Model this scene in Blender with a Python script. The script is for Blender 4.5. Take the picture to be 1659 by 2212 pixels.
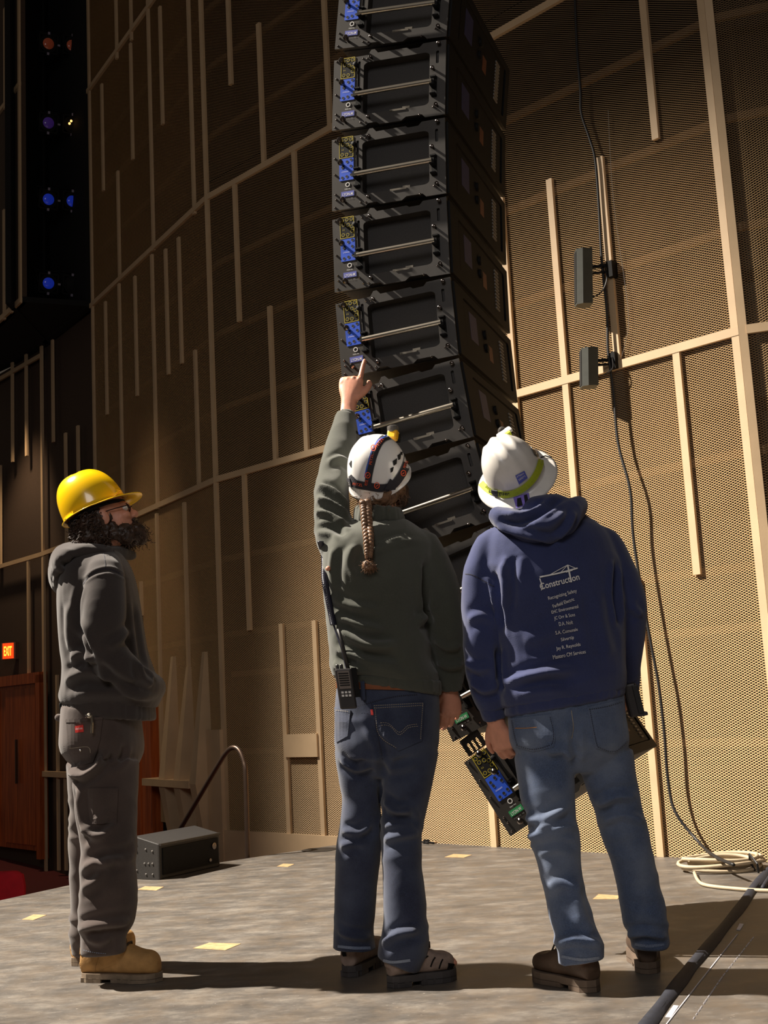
import bpy, bmesh, math, random
import numpy as np
from mathutils import Vector, Matrix, Quaternion
from mathutils.bvhtree import BVHTree
from mathutils.geometry import tessellate_polygon, delaunay_2d_cdt
random.seed(7); RNG = np.random.default_rng(7)
for _o in list(bpy.data.objects): bpy.data.objects.remove(_o)
SC = bpy.context.scene; COL = SC.collection
PI = math.pi

# ---------------------------------------------------------------- camera
F_PX = 2590.0; CXP, CYP = 829.5, 1106.0
THETA = math.atan(418 / F_PX); ROLL = math.atan(0.0541)
CAM = np.array([0.0, 0.0, 0.92])
_r0 = np.array([1.0, 0, 0]); FWD = np.array([0, math.cos(THETA), math.sin(THETA)]); _u0 = np.array([0, -math.sin(THETA), math.cos(THETA)])
UPV = math.cos(ROLL) * _u0 + math.sin(ROLL) * _r0
RGT = math.cos(ROLL) * _r0 - math.sin(ROLL) * _u0
cd = bpy.data.cameras.new('camera'); cam = bpy.data.objects.new('camera', cd); COL.objects.link(cam)
cd.sensor_fit = 'VERTICAL'; cd.sensor_height = 36.0; cd.lens = F_PX / 2212.0 * 36.0; cd.clip_end = 200
cam.matrix_world = Matrix(((RGT[0], UPV[0], -FWD[0], CAM[0]), (RGT[1], UPV[1], -FWD[1], CAM[1]), (RGT[2], UPV[2], -FWD[2], CAM[2]), (0, 0, 0, 1)))
SC.camera = cam

def ray(x, y): return FWD + RGT * ((x - CXP) / F_PX) - UPV * ((y - CYP) / F_PX)
def atY(x, y, Y):
    d = ray(x, y); return CAM + d * (Y / d[1])
def atZ(x, y, Z=0.0):
    d = ray(x, y); return CAM + d * ((Z - CAM[2]) / d[2])
def atP(x, y, p, n):
    d = ray(x, y); return CAM + d * (np.dot(np.asarray(p) - CAM, n) / np.dot(d, n))
def pxm(p): return float(np.dot(np.asarray(p) - CAM, FWD)) / F_PX      # metres per photo pixel at p

# ---------------------------------------------------------------- world, light, exposure
W = bpy.data.worlds.new('world'); SC.world = W; W.use_nodes = True
W.node_tree.nodes['Background'].inputs[0].default_value = (1.0, 0.80, 0.62, 1)
W.node_tree.nodes['Background'].inputs[1].default_value = 0.05
SC.view_settings.view_transform = 'Standard'; SC.view_settings.look = 'None'
SC.view_settings.exposure = 0.0; SC.view_settings.gamma = 1.0; SC.view_settings.use_curve_mapping = False
def aim(o, t): o.rotation_euler = (Vector(t) - o.location).to_track_quat('-Z', 'Y').to_euler()
def spot(name, loc, tgt, power, size, blend, col, rad):
    l = bpy.data.lights.new(name, 'SPOT'); l.energy = power; l.spot_size = math.radians(size); l.spot_blend = blend; l.color = col; l.shadow_soft_size = rad
    o = bpy.data.objects.new(name, l); COL.objects.link(o); o.location = loc; aim(o, tgt); return o
def area(name, loc, tgt, power, size, col):
    l = bpy.data.lights.new(name, 'AREA'); l.energy = power; l.size = size; l.color = col
    o = bpy.data.objects.new(name, l); COL.objects.link(o); o.location = loc; aim(o, tgt); return o
spot('house_spotlight', (-8.5, 6.3, 11.5), (1.05, 5.4, -0.3), 31000, 37, 1.0, (1.0, 0.90, 0.77), 0.10)
spot('far_door_fill', (-4.5, 13.5, 5.2), (-5.0, 14.3, -0.3), 230, 66, 0.7, (1.0, 0.72, 0.45), 0.1)  # added warm fill that brightens the far door, no fitting modelled
spot('near_door_fill', (-3.4, 9.6, 7.6), (-2.35, 11.3, 0.4), 420, 24, 0.8, (1.0, 0.76, 0.5), 0.1)  # made-up lamp in mid-air, added to lift the nearer wood door
area('front_fill', (-1.5, -3.0, 5.0), (0.3, 4.5, 0.9), 112, 2.5, (1.0, 0.96, 0.95))  # unseen soft fill behind the camera, added to open up shaded backs

# ---------------------------------------------------------------- materials
def lin(c):
    c = [v / 255.0 for v in c]
    return tuple((v / 12.92 if v <= 0.04045 else ((v + 0.055) / 1.055) ** 2.4) for v in c) + (1.0,)
def base_mat(name):
    m = bpy.data.materials.new(name); m.use_nodes = True
    nt = m.node_tree; return m, nt, nt.nodes['Principled BSDF'], nt.nodes, nt.links
def M(name, col, rough=0.6, metal=0.0, vary=0.12, vscale=18.0, bump=0.0, bscale=300.0, emit=0.0, coat=0.0, spec=0.5, stretch=None):
    m, nt, b, N, L = base_mat(name)
    tc = N.new('ShaderNodeTexCoord'); src = tc.outputs['Object']
    if stretch:
        mp = N.new('ShaderNodeMapping'); mp.inputs['Scale'].default_value = stretch; L.new(src, mp.inputs[0]); src = mp.outputs[0]
    nz = N.new('ShaderNodeTexNoise'); nz.inputs['Scale'].default_value = vscale; nz.inputs['Detail'].default_value = 4; L.new(src, nz.inputs['Vector'])
    rp = N.new('ShaderNodeValToRGB'); c = lin(col)
    rp.color_ramp.elements[0].position = 0.3; rp.color_ramp.elements[1].position = 0.7
    rp.color_ramp.elements[0].color = tuple(v * (1 - vary) for v in c[:3]) + (1,); rp.color_ramp.elements[1].color = tuple(min(1, v * (1 + vary)) for v in c[:3]) + (1,)
    L.new(nz.outputs[0], rp.inputs[0]); L.new(rp.outputs[0], b.inputs['Base Color'])
    b.inputs['Roughness'].default_value = rough; b.inputs['Metallic'].default_value = metal
    b.inputs['Specular IOR Level'].default_value = spec; b.inputs['Coat Weight'].default_value = coat; b.inputs['Coat Roughness'].default_value = 0.08
    if bump:
        n2 = N.new('ShaderNodeTexNoise'); n2.inputs['Scale'].default_value = bscale; n2.inputs['Detail'].default_value = 3; L.new(src, n2.inputs['Vector'])
        bp = N.new('ShaderNodeBump'); bp.inputs['Strength'].default_value = bump; bp.inputs['Distance'].default_value = 0.002
        L.new(n2.outputs[0], bp.inputs['Height']); L.new(bp.outputs[0], b.inputs['Normal'])
    if emit:
        b.inputs['Emission Color'].default_value = c; b.inputs['Emission Strength'].default_value = emit
    return m
def cloth(name, col, fleck=0.25, rough=0.92, worn=None, sheen=0.25):
    m, nt, b, N, L = base_mat(name)
    tc = N.new('ShaderNodeTexCoord'); src = tc.outputs['Object']
    n1 = N.new('ShaderNodeTexNoise'); n1.inputs['Scale'].default_value = 420; n1.inputs['Detail'].default_value = 2; L.new(src, n1.inputs['Vector'])
    n2 = N.new('ShaderNodeTexNoise'); n2.inputs['Scale'].default_value = 7; n2.inputs['Detail'].default_value = 5; L.new(src, n2.inputs['Vector'])
    c = lin(col)
    r1 = N.new('ShaderNodeValToRGB'); r1.color_ramp.elements[0].position = 0.35; r1.color_ramp.elements[1].position = 0.68
    r1.color_ramp.elements[0].color = tuple(v * (1 - fleck) for v in c[:3]) + (1,); r1.color_ramp.elements[1].color = tuple(min(1, v * (1 + fleck)) for v in c[:3]) + (1,)
    L.new(n1.outputs[0], r1.inputs[0])
    r2 = N.new('ShaderNodeValToRGB'); r2.color_ramp.elements[0].position = 0.42; r2.color_ramp.elements[1].position = 0.72
    w = lin(worn) if worn else tuple(v * 1.25 for v in c[:3]) + (1,)
    r2.color_ramp.elements[0].color = (0, 0, 0, 1); r2.color_ramp.elements[1].color = (0.75, 0.75, 0.75, 1)
    L.new(n2.outputs[0], r2.inputs[0])
    mx = N.new('ShaderNodeMix'); mx.data_type = 'RGBA'; L.new(r2.outputs[0], mx.inputs[0]); L.new(r1.outputs[0], mx.inputs[6]); mx.inputs[7].default_value = w
    L.new(mx.outputs[2], b.inputs['Base Color']); b.inputs['Roughness'].default_value = rough
    b.inputs['Specular IOR Level'].default_value = 0.15; b.inputs['Sheen Weight'].default_value = sheen; b.inputs['Sheen Roughness'].default_value = 0.6
    wv = N.new('ShaderNodeTexWave'); wv.wave_type = 'BANDS'; wv.bands_direction = 'DIAGONAL'; wv.inputs['Scale'].default_value = 260; wv.inputs['Distortion'].default_value = 2.0; L.new(src, wv.inputs['Vector'])
    ad = N.new('ShaderNodeMath'); ad.operation = 'ADD'; L.new(wv.outputs[1], ad.inputs[0]); L.new(n1.outputs[0], ad.inputs[1])
    bp = N.new('ShaderNodeBump'); bp.inputs['Strength'].default_value = 0.25; bp.inputs['Distance'].default_value = 0.001
    L.new(ad.outputs[0], bp.inputs['Height']); L.new(bp.outputs[0], b.inputs['Normal'])
    return m
def floor_mat():
    m, nt, b, N, L = base_mat('worn_black_stage_paint')
    tc = N.new('ShaderNodeTexCoord'); mp = N.new('ShaderNodeMapping'); mp.inputs['Rotation'].default_value = (0, 0, 0.12); mp.inputs['Scale'].default_value = (1.0, 1.7, 1); L.new(tc.outputs['Object'], mp.inputs[0])
    def noise(scale, det=8, rough=0.65, vec=None):
        n = N.new('ShaderNodeTexNoise'); n.inputs['Scale'].default_value = scale; n.inputs['Detail'].default_value = det; n.inputs['Roughness'].default_value = rough
        L.new(vec or mp.outputs[0], n.inputs['Vector']); return n
    def ramp(src, stops):
        r = N.new('ShaderNodeValToRGB'); e = r.color_ramp.elements
        e[0].position, e[0].color = stops[0]; e[1].position, e[1].color = stops[-1]
        for p, c in stops[1:-1]:
            q = e.new(p); q.color = c
        L.new(src, r.inputs[0]); return r
    a = noise(4.2, 11, 0.74); r1 = ramp(a.outputs[0], [(0.3, lin((72, 68, 64))), (0.5, lin((95, 90, 85))), (0.7, lin((132, 125, 116)))])
    s = noise(38, 3, 0.7); r2 = ramp(s.outputs[0], [(0.66, (0, 0, 0, 1)), (0.74, (1, 1, 1, 1))])
    mx = N.new('ShaderNodeMix'); mx.data_type = 'RGBA'; L.new(r2.outputs[0], mx.inputs[0]); L.new(r1.outputs[0], mx.inputs[6]); mx.inputs[7].default_value = lin((168, 158, 146))
    s2 = noise(9, 6, 0.6, tc.outputs['Object']); r3 = ramp(s2.outputs[0], [(0.42, (0, 0, 0, 1)), (0.75, (0.6, 0.6, 0.6, 1))])
    mx2 = N.new('ShaderNodeMix'); mx2.data_type = 'RGBA'; L.new(r3.outputs[0], mx2.inputs[0]); L.new(mx.outputs[2], mx2.inputs[6]); mx2.inputs[7].default_value = lin((112, 98, 82))
    L.new(mx2.outputs[2], b.inputs['Base Color'])
    r4 = ramp(a.outputs[0], [(0.3, (0.36, 0.36, 0.36, 1)), (0.7, (0.58, 0.58, 0.58, 1))]); L.new(r4.outputs[0], b.inputs['Roughness'])
    bp = N.new('ShaderNodeBump'); bp.inputs['Strength'].default_value = 0.12; bp.inputs['Distance'].default_value = 0.002; L.new(s.outputs[0], bp.inputs['Height']); L.new(bp.outputs[0], b.inputs['Normal'])
    return m
def wood_mat():
    m, nt, b, N, L = base_mat('orange_wood')
    tc = N.new('ShaderNodeTexCoord'); mp = N.new('ShaderNodeMapping'); mp.inputs['Scale'].default_value = (9, 9, 0.7); L.new(tc.outputs['Object'], mp.inputs[0])
    n = N.new('ShaderNodeTexNoise'); n.inputs['Scale'].default_value = 3; n.inputs['Detail'].default_value = 6; L.new(mp.outputs[0], n.inputs['Vector'])
    r = N.new('ShaderNodeValToRGB'); r.color_ramp.elements[0].color = lin((138, 62, 24)); r.color_ramp.elements[1].color = lin((196, 100, 44)); r.color_ramp.elements[0].position = 0.3; r.color_ramp.elements[1].position = 0.7
    L.new(n.outputs[0], r.inputs[0]); L.new(r.outputs[0], b.inputs['Base Color']); b.inputs['Roughness'].default_value = 0.45
    return m
MT = dict(
    beige=M('beige_paint', (204, 176, 140), 0.6, vary=0.06, vscale=6, bump=0.1, bscale=120),
    mesh=M('beige_mesh_paint', (208, 173, 126), 0.5, vary=0.05, vscale=3),
    back=M('brown_backing', (34, 27, 21), 0.9, vary=0.15, vscale=2),
    bar=M('backing_bar', (112, 92, 70), 0.8, vary=0.1),
    dark=M('dark_panel', (74, 58, 46), 0.85, vary=0.12, vscale=60),
    black=M('black_void', (13, 12, 12), 0.9),
    floor=floor_mat(), wood=wood_mat(),
    carpet=M('maroon_carpet', (88, 24, 24), 0.95, vary=0.25, vscale=90, bump=0.4, bscale=400),
    stagewood=M('pale_ply_patch', (182, 152, 110), 0.6, vary=0.25, vscale=30),
    cab=M('textured_black_cabinet', (46, 43, 41), 0.62, vary=0.35, vscale=240, bump=0.5, bscale=420),
    plate=M('black_steel_plate', (54, 50, 46), 0.45, 0.2, vary=0.12, vscale=20, bump=0.06, bscale=500),
    rearblk=M('rear_black', (15, 14, 14), 0.7, vary=0.2, vscale=30, spec=0.2),
    steel=M('brushed_steel', (188, 180, 166), 0.28, 1.0, vary=0.08, vscale=60, stretch=(1, 20, 20)),
    chrome=M('dark_chrome', (120, 112, 108), 0.16, 1.0, vary=0.05),
    blue=M('blue_panel_print', (34, 82, 205), 0.45, vary=0.05), yellowline=M('yellow_print', (176, 158, 44), 0.5, vary=0.05),
    violet=M('blue_violet_label', (84, 92, 176), 0.5, vary=0.05), green=M('green_label', (44, 142, 84), 0.5, vary=0.05),
    white=M('white_print', (226, 224, 222), 0.6, vary=0.03), grey=M('grey_print', (120, 116, 112), 0.6, vary=0.05),
    hole=M('hole_black', (5, 5, 5), 0.8), orange=M('orange_sticker', (104, 58, 34), 0.6), rearblue=M('rear_blue_label', (38, 40, 86), 0.6),
    yellowhat=M('yellow_hat_plastic', (246, 196, 12), 0.22, vary=0.03, vscale=5, coat=0.5),
    whitehat=M('white_hat_plastic', (226, 224, 222), 0.28, vary=0.03, vscale=6, coat=0.4),
    scuff=M('scuffed_white_plastic', (222, 218, 212), 0.36, vary=0.06, vscale=22, coat=0.25),
    strap=M('black_strap', (36, 35, 42), 0.8, vary=0.15, vscale=200), strapblue=M('blue_strap_edge', (48, 84, 170), 0.7),
    redorange=M('orange_print', (226, 84, 44), 0.6), lime=M('lime_strap', (176, 190, 40), 0.75, vary=0.1, vscale=120, bump=0.2),
    lampyellow=M('yellow_lamp_plastic', (240, 176, 22), 0.35), lampgrey=M('grey_lamp_rim', (84, 80, 76), 0.4),
    skin=M('skin', (205, 142, 116), 0.5, vary=0.1, vscale=35, bump=0.12, bscale=160), eye=M('eye', (230, 226, 220), 0.2), iris=M('iris', (60, 42, 30), 0.2),
    darkhair=M('dark_brown_hair', (58, 39, 27), 0.5, vary=0.5, vscale=60), brownhair=M('brown_braided_hair', (112, 82, 58), 0.5, vary=0.45, vscale=90),
    blackhood=cloth('charcoal_fleece', (53, 46, 44), 0.18), workpant=cloth('charcoal_canvas', (66, 55, 51), 0.12, worn=(86, 73, 68)),
    greenfleece=cloth('dark_green_fleece', (66, 68, 60), 0.16), navy=cloth('navy_fleece', (46, 54, 93), 0.18),
    denim=cloth('dark_denim', (40, 47, 70), 0.3, worn=(68, 77, 98)), denim2=cloth('faded_denim', (72, 87, 117), 0.32, worn=(114, 125, 145)),
    denimhem=cloth('worn_denim_hem', (104, 116, 140), 0.35, worn=(150, 158, 170)), stitch=M('thread', (150, 140, 124), 0.8), stitchorange=M('orange_thread', (190, 130, 70), 0.8),
    ribdark=cloth('seam_dark', (34, 34, 48), 0.1),
    tanboot=M('wheat_nubuck', (172, 132, 80), 0.85, vary=0.18, vscale=25, bump=0.3, bscale=350), tansole=M('dusty_sole', (128, 112, 94), 0.8, vary=0.2, vscale=30),
    hiker=M('grey_suede', (140, 122, 112), 0.85, vary=0.2, vscale=40, bump=0.3), hikersole=M('grey_rubber', (66, 62, 62), 0.75, vary=0.2),
    brownboot=M('dark_brown_leather', (74, 56, 42), 0.6, vary=0.2, vscale=25, bump=0.25), brownsole=M('brown_rubber', (104, 88, 74), 0.75, vary=0.2),
    lace=M('lace', (60, 48, 36), 0.85), belt=M('brown_belt', (124, 68, 34), 0.5), radio=M('radio_black', (44, 40, 40), 0.45), radiolabel=M('radio_label', (120, 108, 100), 0.5),
    cord=M('coil_cord', (36, 36, 52), 0.3), cable=M('black_cable', (26, 25, 26), 0.5), palecable=M('pale_cable', (196, 178, 150), 0.6), floorcable=M('taped_cable', (34, 36, 46), 0.7, vary=0.3, vscale=40),
    tape=M('white_tape', (222, 218, 224), 0.7), columnspk=M('grey_column_speaker', (64, 66, 60), 0.7),
    red=M('red_seat_fabric', (206, 26, 44), 0.85, vary=0.1), redtag=M('red_tag', (216, 48, 40), 0.6),
    exitface=M('exit_sign_face', (255, 70, 20), 0.5, emit=1.1), exittext=M('exit_letters', (255, 190, 60), 0.5, emit=2.2), exitcase=M('exit_case', (110, 84, 74), 0.6),
    pipe=M('bronze_pipe', (92, 76, 66), 0.38, 0.8, vary=0.05),
    lensred=M('amber_lens', (190, 90, 60), 0.15, emit=0.03), lensviolet=M('violet_lens', (96, 60, 170), 0.15, emit=0.05), lensblue=M('blue_lens', (40, 70, 230), 0.15, emit=0.14),
    clip=M('fixture_clip', (150, 142, 165), 0.4, 0.3), lampwarm=M('lit_filament', (255, 190, 110), 0.4, emit=2.0),
)

# ---------------------------------------------------------------- mesh helpers
class MB:
    def __init__(s): s.v = []; s.f = []
    def add(s, v, f):
        o = len(s.v); s.v += [tuple(map(float, p)) for p in v]; s.f += [tuple(i + o for i in q) for q in f]; return s
    def box(s, lo, hi):
        x0, y0, z0 = lo; x1, y1, z1 = hi
        return s.add([(x0, y0, z0), (x1, y0, z0), (x1, y1, z0), (x0, y1, z0), (x0, y0, z1), (x1, y0, z1), (x1, y1, z1), (x0, y1, z1)],
                     [(0, 3, 2, 1), (4, 5, 6, 7), (0, 1, 5, 4), (1, 2, 6, 5), (2, 3, 7, 6), (3, 0, 4, 7)])
    def obox(s, c, ax, ay, az):           # oriented box: centre and three half-axis vectors
        c, ax, ay, az = map(np.asarray, (c, ax, ay, az)); v = [c + i * ax + j * ay + k * az for k in (-1, 1) for j in (-1, 1) for i in (-1, 1)]
        return s.add(v, [(0, 2, 3, 1), (4, 5, 7, 6), (0, 1, 5, 4), (1, 3, 7, 5), (3, 2, 6, 7), (2, 0, 4, 6)])
    def tube(s, pts, r, n=8, cap=True):
        pts = [np.asarray(p, float) for p in pts]; rs = r if hasattr(r, '__len__') else [r] * len(pts)
        o = len(s.v); prev = None
        for i, p in enumerate(pts):
            t = pts[min(i + 1, len(pts) - 1)] - pts[max(i - 1, 0)]; t = t / (np.linalg.norm(t) + 1e-12)
            if prev is None:
                u = np.cross(t, (0, 0, 1.0));
                if np.linalg.norm(u) < 1e-3: u = np.cross(t, (1.0, 0, 0))
            else: u = prev - t * np.dot(prev, t)
            u = u / (np.linalg.norm(u) + 1e-12); prev = u; w = np.cross(t, u)
            for k in range(n):
                a = 2 * PI * k / n; s.v.append(tuple(p + rs[i] * (math.cos(a) * u + math.sin(a) * w)))
        for i in range(len(pts) - 1):
            for k in range(n):
                a, b = o + i * n + k, o + i * n + (k + 1) % n; s.f.append((a, b, b + n, a + n))
        if cap:
            s.f.append(tuple(o + k for k in range(n))[::-1]); e = o + (len(pts) - 1) * n; s.f.append(tuple(e + k for k in range(n)))
        return s
    def sphere(s, c, r, n=12, m=8, mat=None):
        r = np.asarray(r if hasattr(r, '__len__') else (r, r, r), float); A = np.eye(3) if mat is None else np.asarray(mat); c = np.asarray(c, float)
        v = []; f = []
        v.append(c + A @ (r * (0, 0, 1.0)))
        for i in range(1, m):
            th = PI * i / m
            for k in range(n):
                a = 2 * PI * k / n; v.append(c + A @ (r * (math.sin(th) * math.cos(a), math.sin(th) * math.sin(a), math.cos(th))))
        v.append(c + A @ (r * (0, 0, -1.0)))
        for k in range(n): f.append((0, 1 + k, 1 + (k + 1) % n))
        for i in range(m - 2):
            for k in range(n):
                a, b = 1 + i * n + k, 1 + i * n + (k + 1) % n; f.append((a, a + n, b + n, b))
        e = len(v) - 1; st = 1 + (m - 2) * n
        for k in range(n): f.append((e, st + (k + 1) % n, st + k))
        return s.add(v, f)
    def prism(s, loops, org, ex, ey, ez):   # polygon (first loop outer, rest holes) in ex/ey, extruded by ez
        org, ex, ey, ez = map(lambda q: np.asarray(q, float), (org, ex, ey, ez))
        tris = tessellate_polygon([[Vector((p[0], p[1], 0)) for p in lp] for lp in loops]); flat = [p for lp in loops for p in lp]; n = len(flat)
        v = [org + p[0] * ex + p[1] * ey for p in flat]; v += [q + ez for q in v]
        f = [tuple(t) for t in tris] + [tuple(i + n for i in t[::-1]) for t in tris]; o = 0
        for lp in loops:
            k = len(lp)
            for i in range(k): a, b = o + i, o + (i + 1) % k; f.append((a, b, b + n, a + n))
            o += k
        return s.add(v, f)
    def cyl(s, a, b, r, n=12): return s.tube([a, b], r, n)
    def lathe(s, prof, c, ax, n=24):       # prof: (radius, height) along axis ax at c
        c = np.asarray(c, float); ax = np.asarray(ax, float); ax = ax / np.linalg.norm(ax); u = np.cross(ax, (0, 0, 1.0))
        if np.linalg.norm(u) < 1e-3: u = np.cross(ax, (1.0, 0, 0))
        u = u / np.linalg.norm(u); w = np.cross(ax, u); o = len(s.v)
        for r, h in prof:
            for k in range(n): a = 2 * PI * k / n; s.v.append(tuple(c + ax * h + r * (math.cos(a) * u + math.sin(a) * w)))
        for i in range(len(prof) - 1):
            for k in range(n): a, b = o + i * n + k, o + i * n + (k + 1) % n; s.f.append((a, b, b + n, a + n))
        s.f.append(tuple(o + k for k in range(n))[::-1]); e = o + (len(prof) - 1) * n; s.f.append(tuple(e + k for k in range(n)))
        return s
OFF = {}
def thing(name, loc, label, cat, group=None):
    o = bpy.data.objects.new(name, None); COL.objects.link(o); o.location = loc; o.empty_display_size = 0.1
    o['label'] = label; o['category'] = cat; OFF[o] = np.array(loc, float)
    if group: o['group'] = group
    return o
def recalc(me):
    bm = bmesh.new(); bm.from_mesh(me); bmesh.ops.recalc_face_normals(bm, faces=bm.faces); bm.to_mesh(me); bm.free()
def obj(name, mb, mat, parent=None, smooth=False, label=None, cat=None, kind=None, local=False, fix=True, group=None, bevel=0, angle=40):
    if isinstance(mb, MB): v, f = np.array(mb.v), mb.f
    else: v, f = mb
    v = np.asarray(v, float); off = OFF.get(parent, np.zeros(3)) if not local else np.zeros(3)
    if parent is None and not local and kind is None and label:
        off = np.array([(v[:, 0].min() + v[:, 0].max()) / 2, (v[:, 1].min() + v[:, 1].max()) / 2, v[:, 2].min()])
    me = bpy.data.meshes.new(name); me.from_pydata([tuple(p) for p in (v - off)], [], [tuple(q) for q in f]); 
    if fix: recalc(me)
    me.materials.append(MT[mat] if isinstance(mat, str) else mat)
    if smooth:
        me.polygons.foreach_set('use_smooth', [True] * len(me.polygons))
        if smooth == 'auto':
            try: me.set_sharp_from_angle(angle=math.radians(angle))
            except Exception: pass
    o = bpy.data.objects.new(name, me); COL.objects.link(o)
    if parent is not None: o.parent = parent; OFF[o] = off
    else: o.location = off; OFF[o] = off
    if label: o['label'] = label
    if cat: o['category'] = cat
    if kind: o['kind'] = kind
    if group: o['group'] = group
    if bevel:
        bv = o.modifiers.new('bevel', 'BEVEL'); bv.width = bevel; bv.segments = 2; bv.limit_method = 'ANGLE'
    return o
def share(name, src, mat, parent, loc=None):     # another object on the same mesh data
    o = bpy.data.objects.new(name, src.data); COL.objects.link(o); o.parent = parent; o.location = src.location if loc is None else loc
    return o
def copy_tree(o, parent=None):
    c = o.copy(); COL.objects.link(c); c.parent = parent
    for ch in list(o.children): copy_tree(ch, c)
    return c
def rrect(x0, y0, x1, y1, r, n=5):
    p = []
    for cx, cy, a0 in ((x1 - r, y1 - r, 0), (x0 + r, y1 - r, 90), (x0 + r, y0 + r, 180), (x1 - r, y0 + r, 270)):
        for k in range(n + 1): a = math.radians(a0 + 90 * k / n); p.append((cx + r * math.cos(a), cy + r * math.sin(a)))
    return p
def circ(cx, cy, r, n=14): return [(cx + r * math.cos(2 * PI * k / n), cy + r * math.sin(2 * PI * k / n)) for k in range(n)]
_TXT = {}
def text2d(s, bold=0.0, shear=0.0, res=3):
    key = (s, bold, shear)
    if key in _TXT: return _TXT[key]
    cu = bpy.data.curves.new('t', 'FONT'); cu.body = s; cu.size = 1.0; cu.resolution_u = res; cu.offset = bold; cu.shear = shear
    o = bpy.data.objects.new('t', cu); COL.objects.link(o); dg = bpy.context.evaluated_depsgraph_get()
    me = bpy.data.meshes.new_from_object(o.evaluated_get(dg)); bpy.data.objects.remove(o); bpy.data.curves.remove(cu)
    v = np.array([tuple(p.co)[:2] for p in me.vertices]); f = [tuple(p.vertices) for p in me.polygons]; bpy.data.meshes.remove(me)
    v[:, 0] -= v[:, 0].min(); _TXT[key] = (v, f); return _TXT[key]
def put_text(mb, s, org, ex, ey, h, bold=0.0, center=True, width=None):   # flat lettering of cap height about h on ex/ey
    v, f = text2d(s, bold); hh = 0.70; sc = h / hh; w = v[:, 0].max() * sc; kx = 1.0
    if width: kx = width / w; w = width
    org = np.asarray(org, float); ex = np.asarray(ex, float); ey = np.asarray(ey, float); x0 = -w / 2 if center else 0
    return mb.add([org + ex * (x0 + p[0] * sc * kx) + ey * (p[1] * sc) for p in v], f)

def vnoise(P):
    P = np.asarray(P, float); i = np.floor(P).astype(np.int64); f = P - i; f = f * f * (3 - 2 * f)
    def h(x, y, z):
        n = (x * 374761393 + y * 668265263 + z * 2147483647) & 0xffffffff; n = ((n ^ (n >> 13)) * 1274126177) & 0xffffffff; n = n ^ (n >> 16)
        return (n & 0xffff) / 32767.5 - 1.0
    r = 0
    for dx in (0, 1):
        for dy in (0, 1):
            for dz in (0, 1):
                w = (f[:, 0] if dx else 1 - f[:, 0]) * (f[:, 1] if dy else 1 - f[:, 1]) * (f[:, 2] if dz else 1 - f[:, 2]); r = r + w * h(i[:, 0] + dx, i[:, 1] + dy, i[:, 2] + dz)
    return r

# ---------------------------------------------------------------- the setting
FOOT = np.array([0.161, 8.302, 0.0]); WD = np.array([0.703, -0.711, 0.0]); WN = np.array([-0.711, -0.703, 0.0])
R1, R2, R3 = 2.86, 5.36, 7.86                      # heights of the horizontal rails
KINK = FOOT + WD * -2.2; CORNER = FOOT + WD * 2.655
ENDD = atZ(198, 662, R2); ENDD[2] = 0
FARE = np.array([-3.97, 13.75, 0.0]); FARE2 = np.array([-6.2, 16.3, 0.0])
class Seg:
    def __init__(s, a, b):
        s.a = np.array([a[0], a[1], 0.0]); s.b = np.array([b[0], b[1], 0.0]); s.L = float(np.linalg.norm(s.b - s.a)); s.d = (s.b - s.a) / s.L
        s.n = np.array([s.d[1], -s.d[0], 0.0])
        if np.dot(s.n, s.a - CAM * (1, 1, 0)) > 0: s.n = -s.n
    def P(s, u, z, off=0.0): return s.a + s.d * u + s.n * off + np.array([0, 0, z])
    def px(s, x, y):
        r = atP(x, y, s.a, s.n); return float(np.dot(r - s.a, s.d)), float(r[2])
BC = Seg(KINK, CORNER); DD = Seg(ENDD, KINK); EE = Seg(FARE, ENDD); E2 = Seg(FARE2, FARE)
_ca = atZ(1659, 699, R1); AA = Seg(CORNER, CORNER + (np.array([_ca[0], _ca[1], 0]) - CORNER) * 0 + np.array([0.945, -0.327, 0]) * 2.2)

def wall_shell(name, segs, z0, z1, off, th, mat):
    mb = MB()
    for s in segs:
        c = s.P(s.L / 2, (z0 + z1) / 2, off - th / 2); mb.obox(c, s.d * s.L / 2, s.n * th / 2, (0, 0, (z1 - z0) / 2))
    return obj(name, mb, mat, kind='structure')
def batten(wall, s, u0, z0, u1, z1, w=0.045, th=0.024, name='batten', mat='beige', off=0.0):
    u = (u0 + u1) / 2; mb = MB().obox(s.P(u, (z0 + z1) / 2, off + th / 2), s.d * w / 2, s.n * th / 2, (0, 0, abs(z1 - z0) / 2)); return obj(name, mb, mat, wall)
def rail(wall, s, u0, u1, z, h=0.05, th=0.027, name='rail', mat='beige', off=0.0):
    mb = MB().obox(s.P((u0 + u1) / 2, z, off + th / 2), s.d * abs(u1 - u0) / 2, s.n * th / 2, (0, 0, h / 2)); return obj(name, mb, mat, wall)
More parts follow.
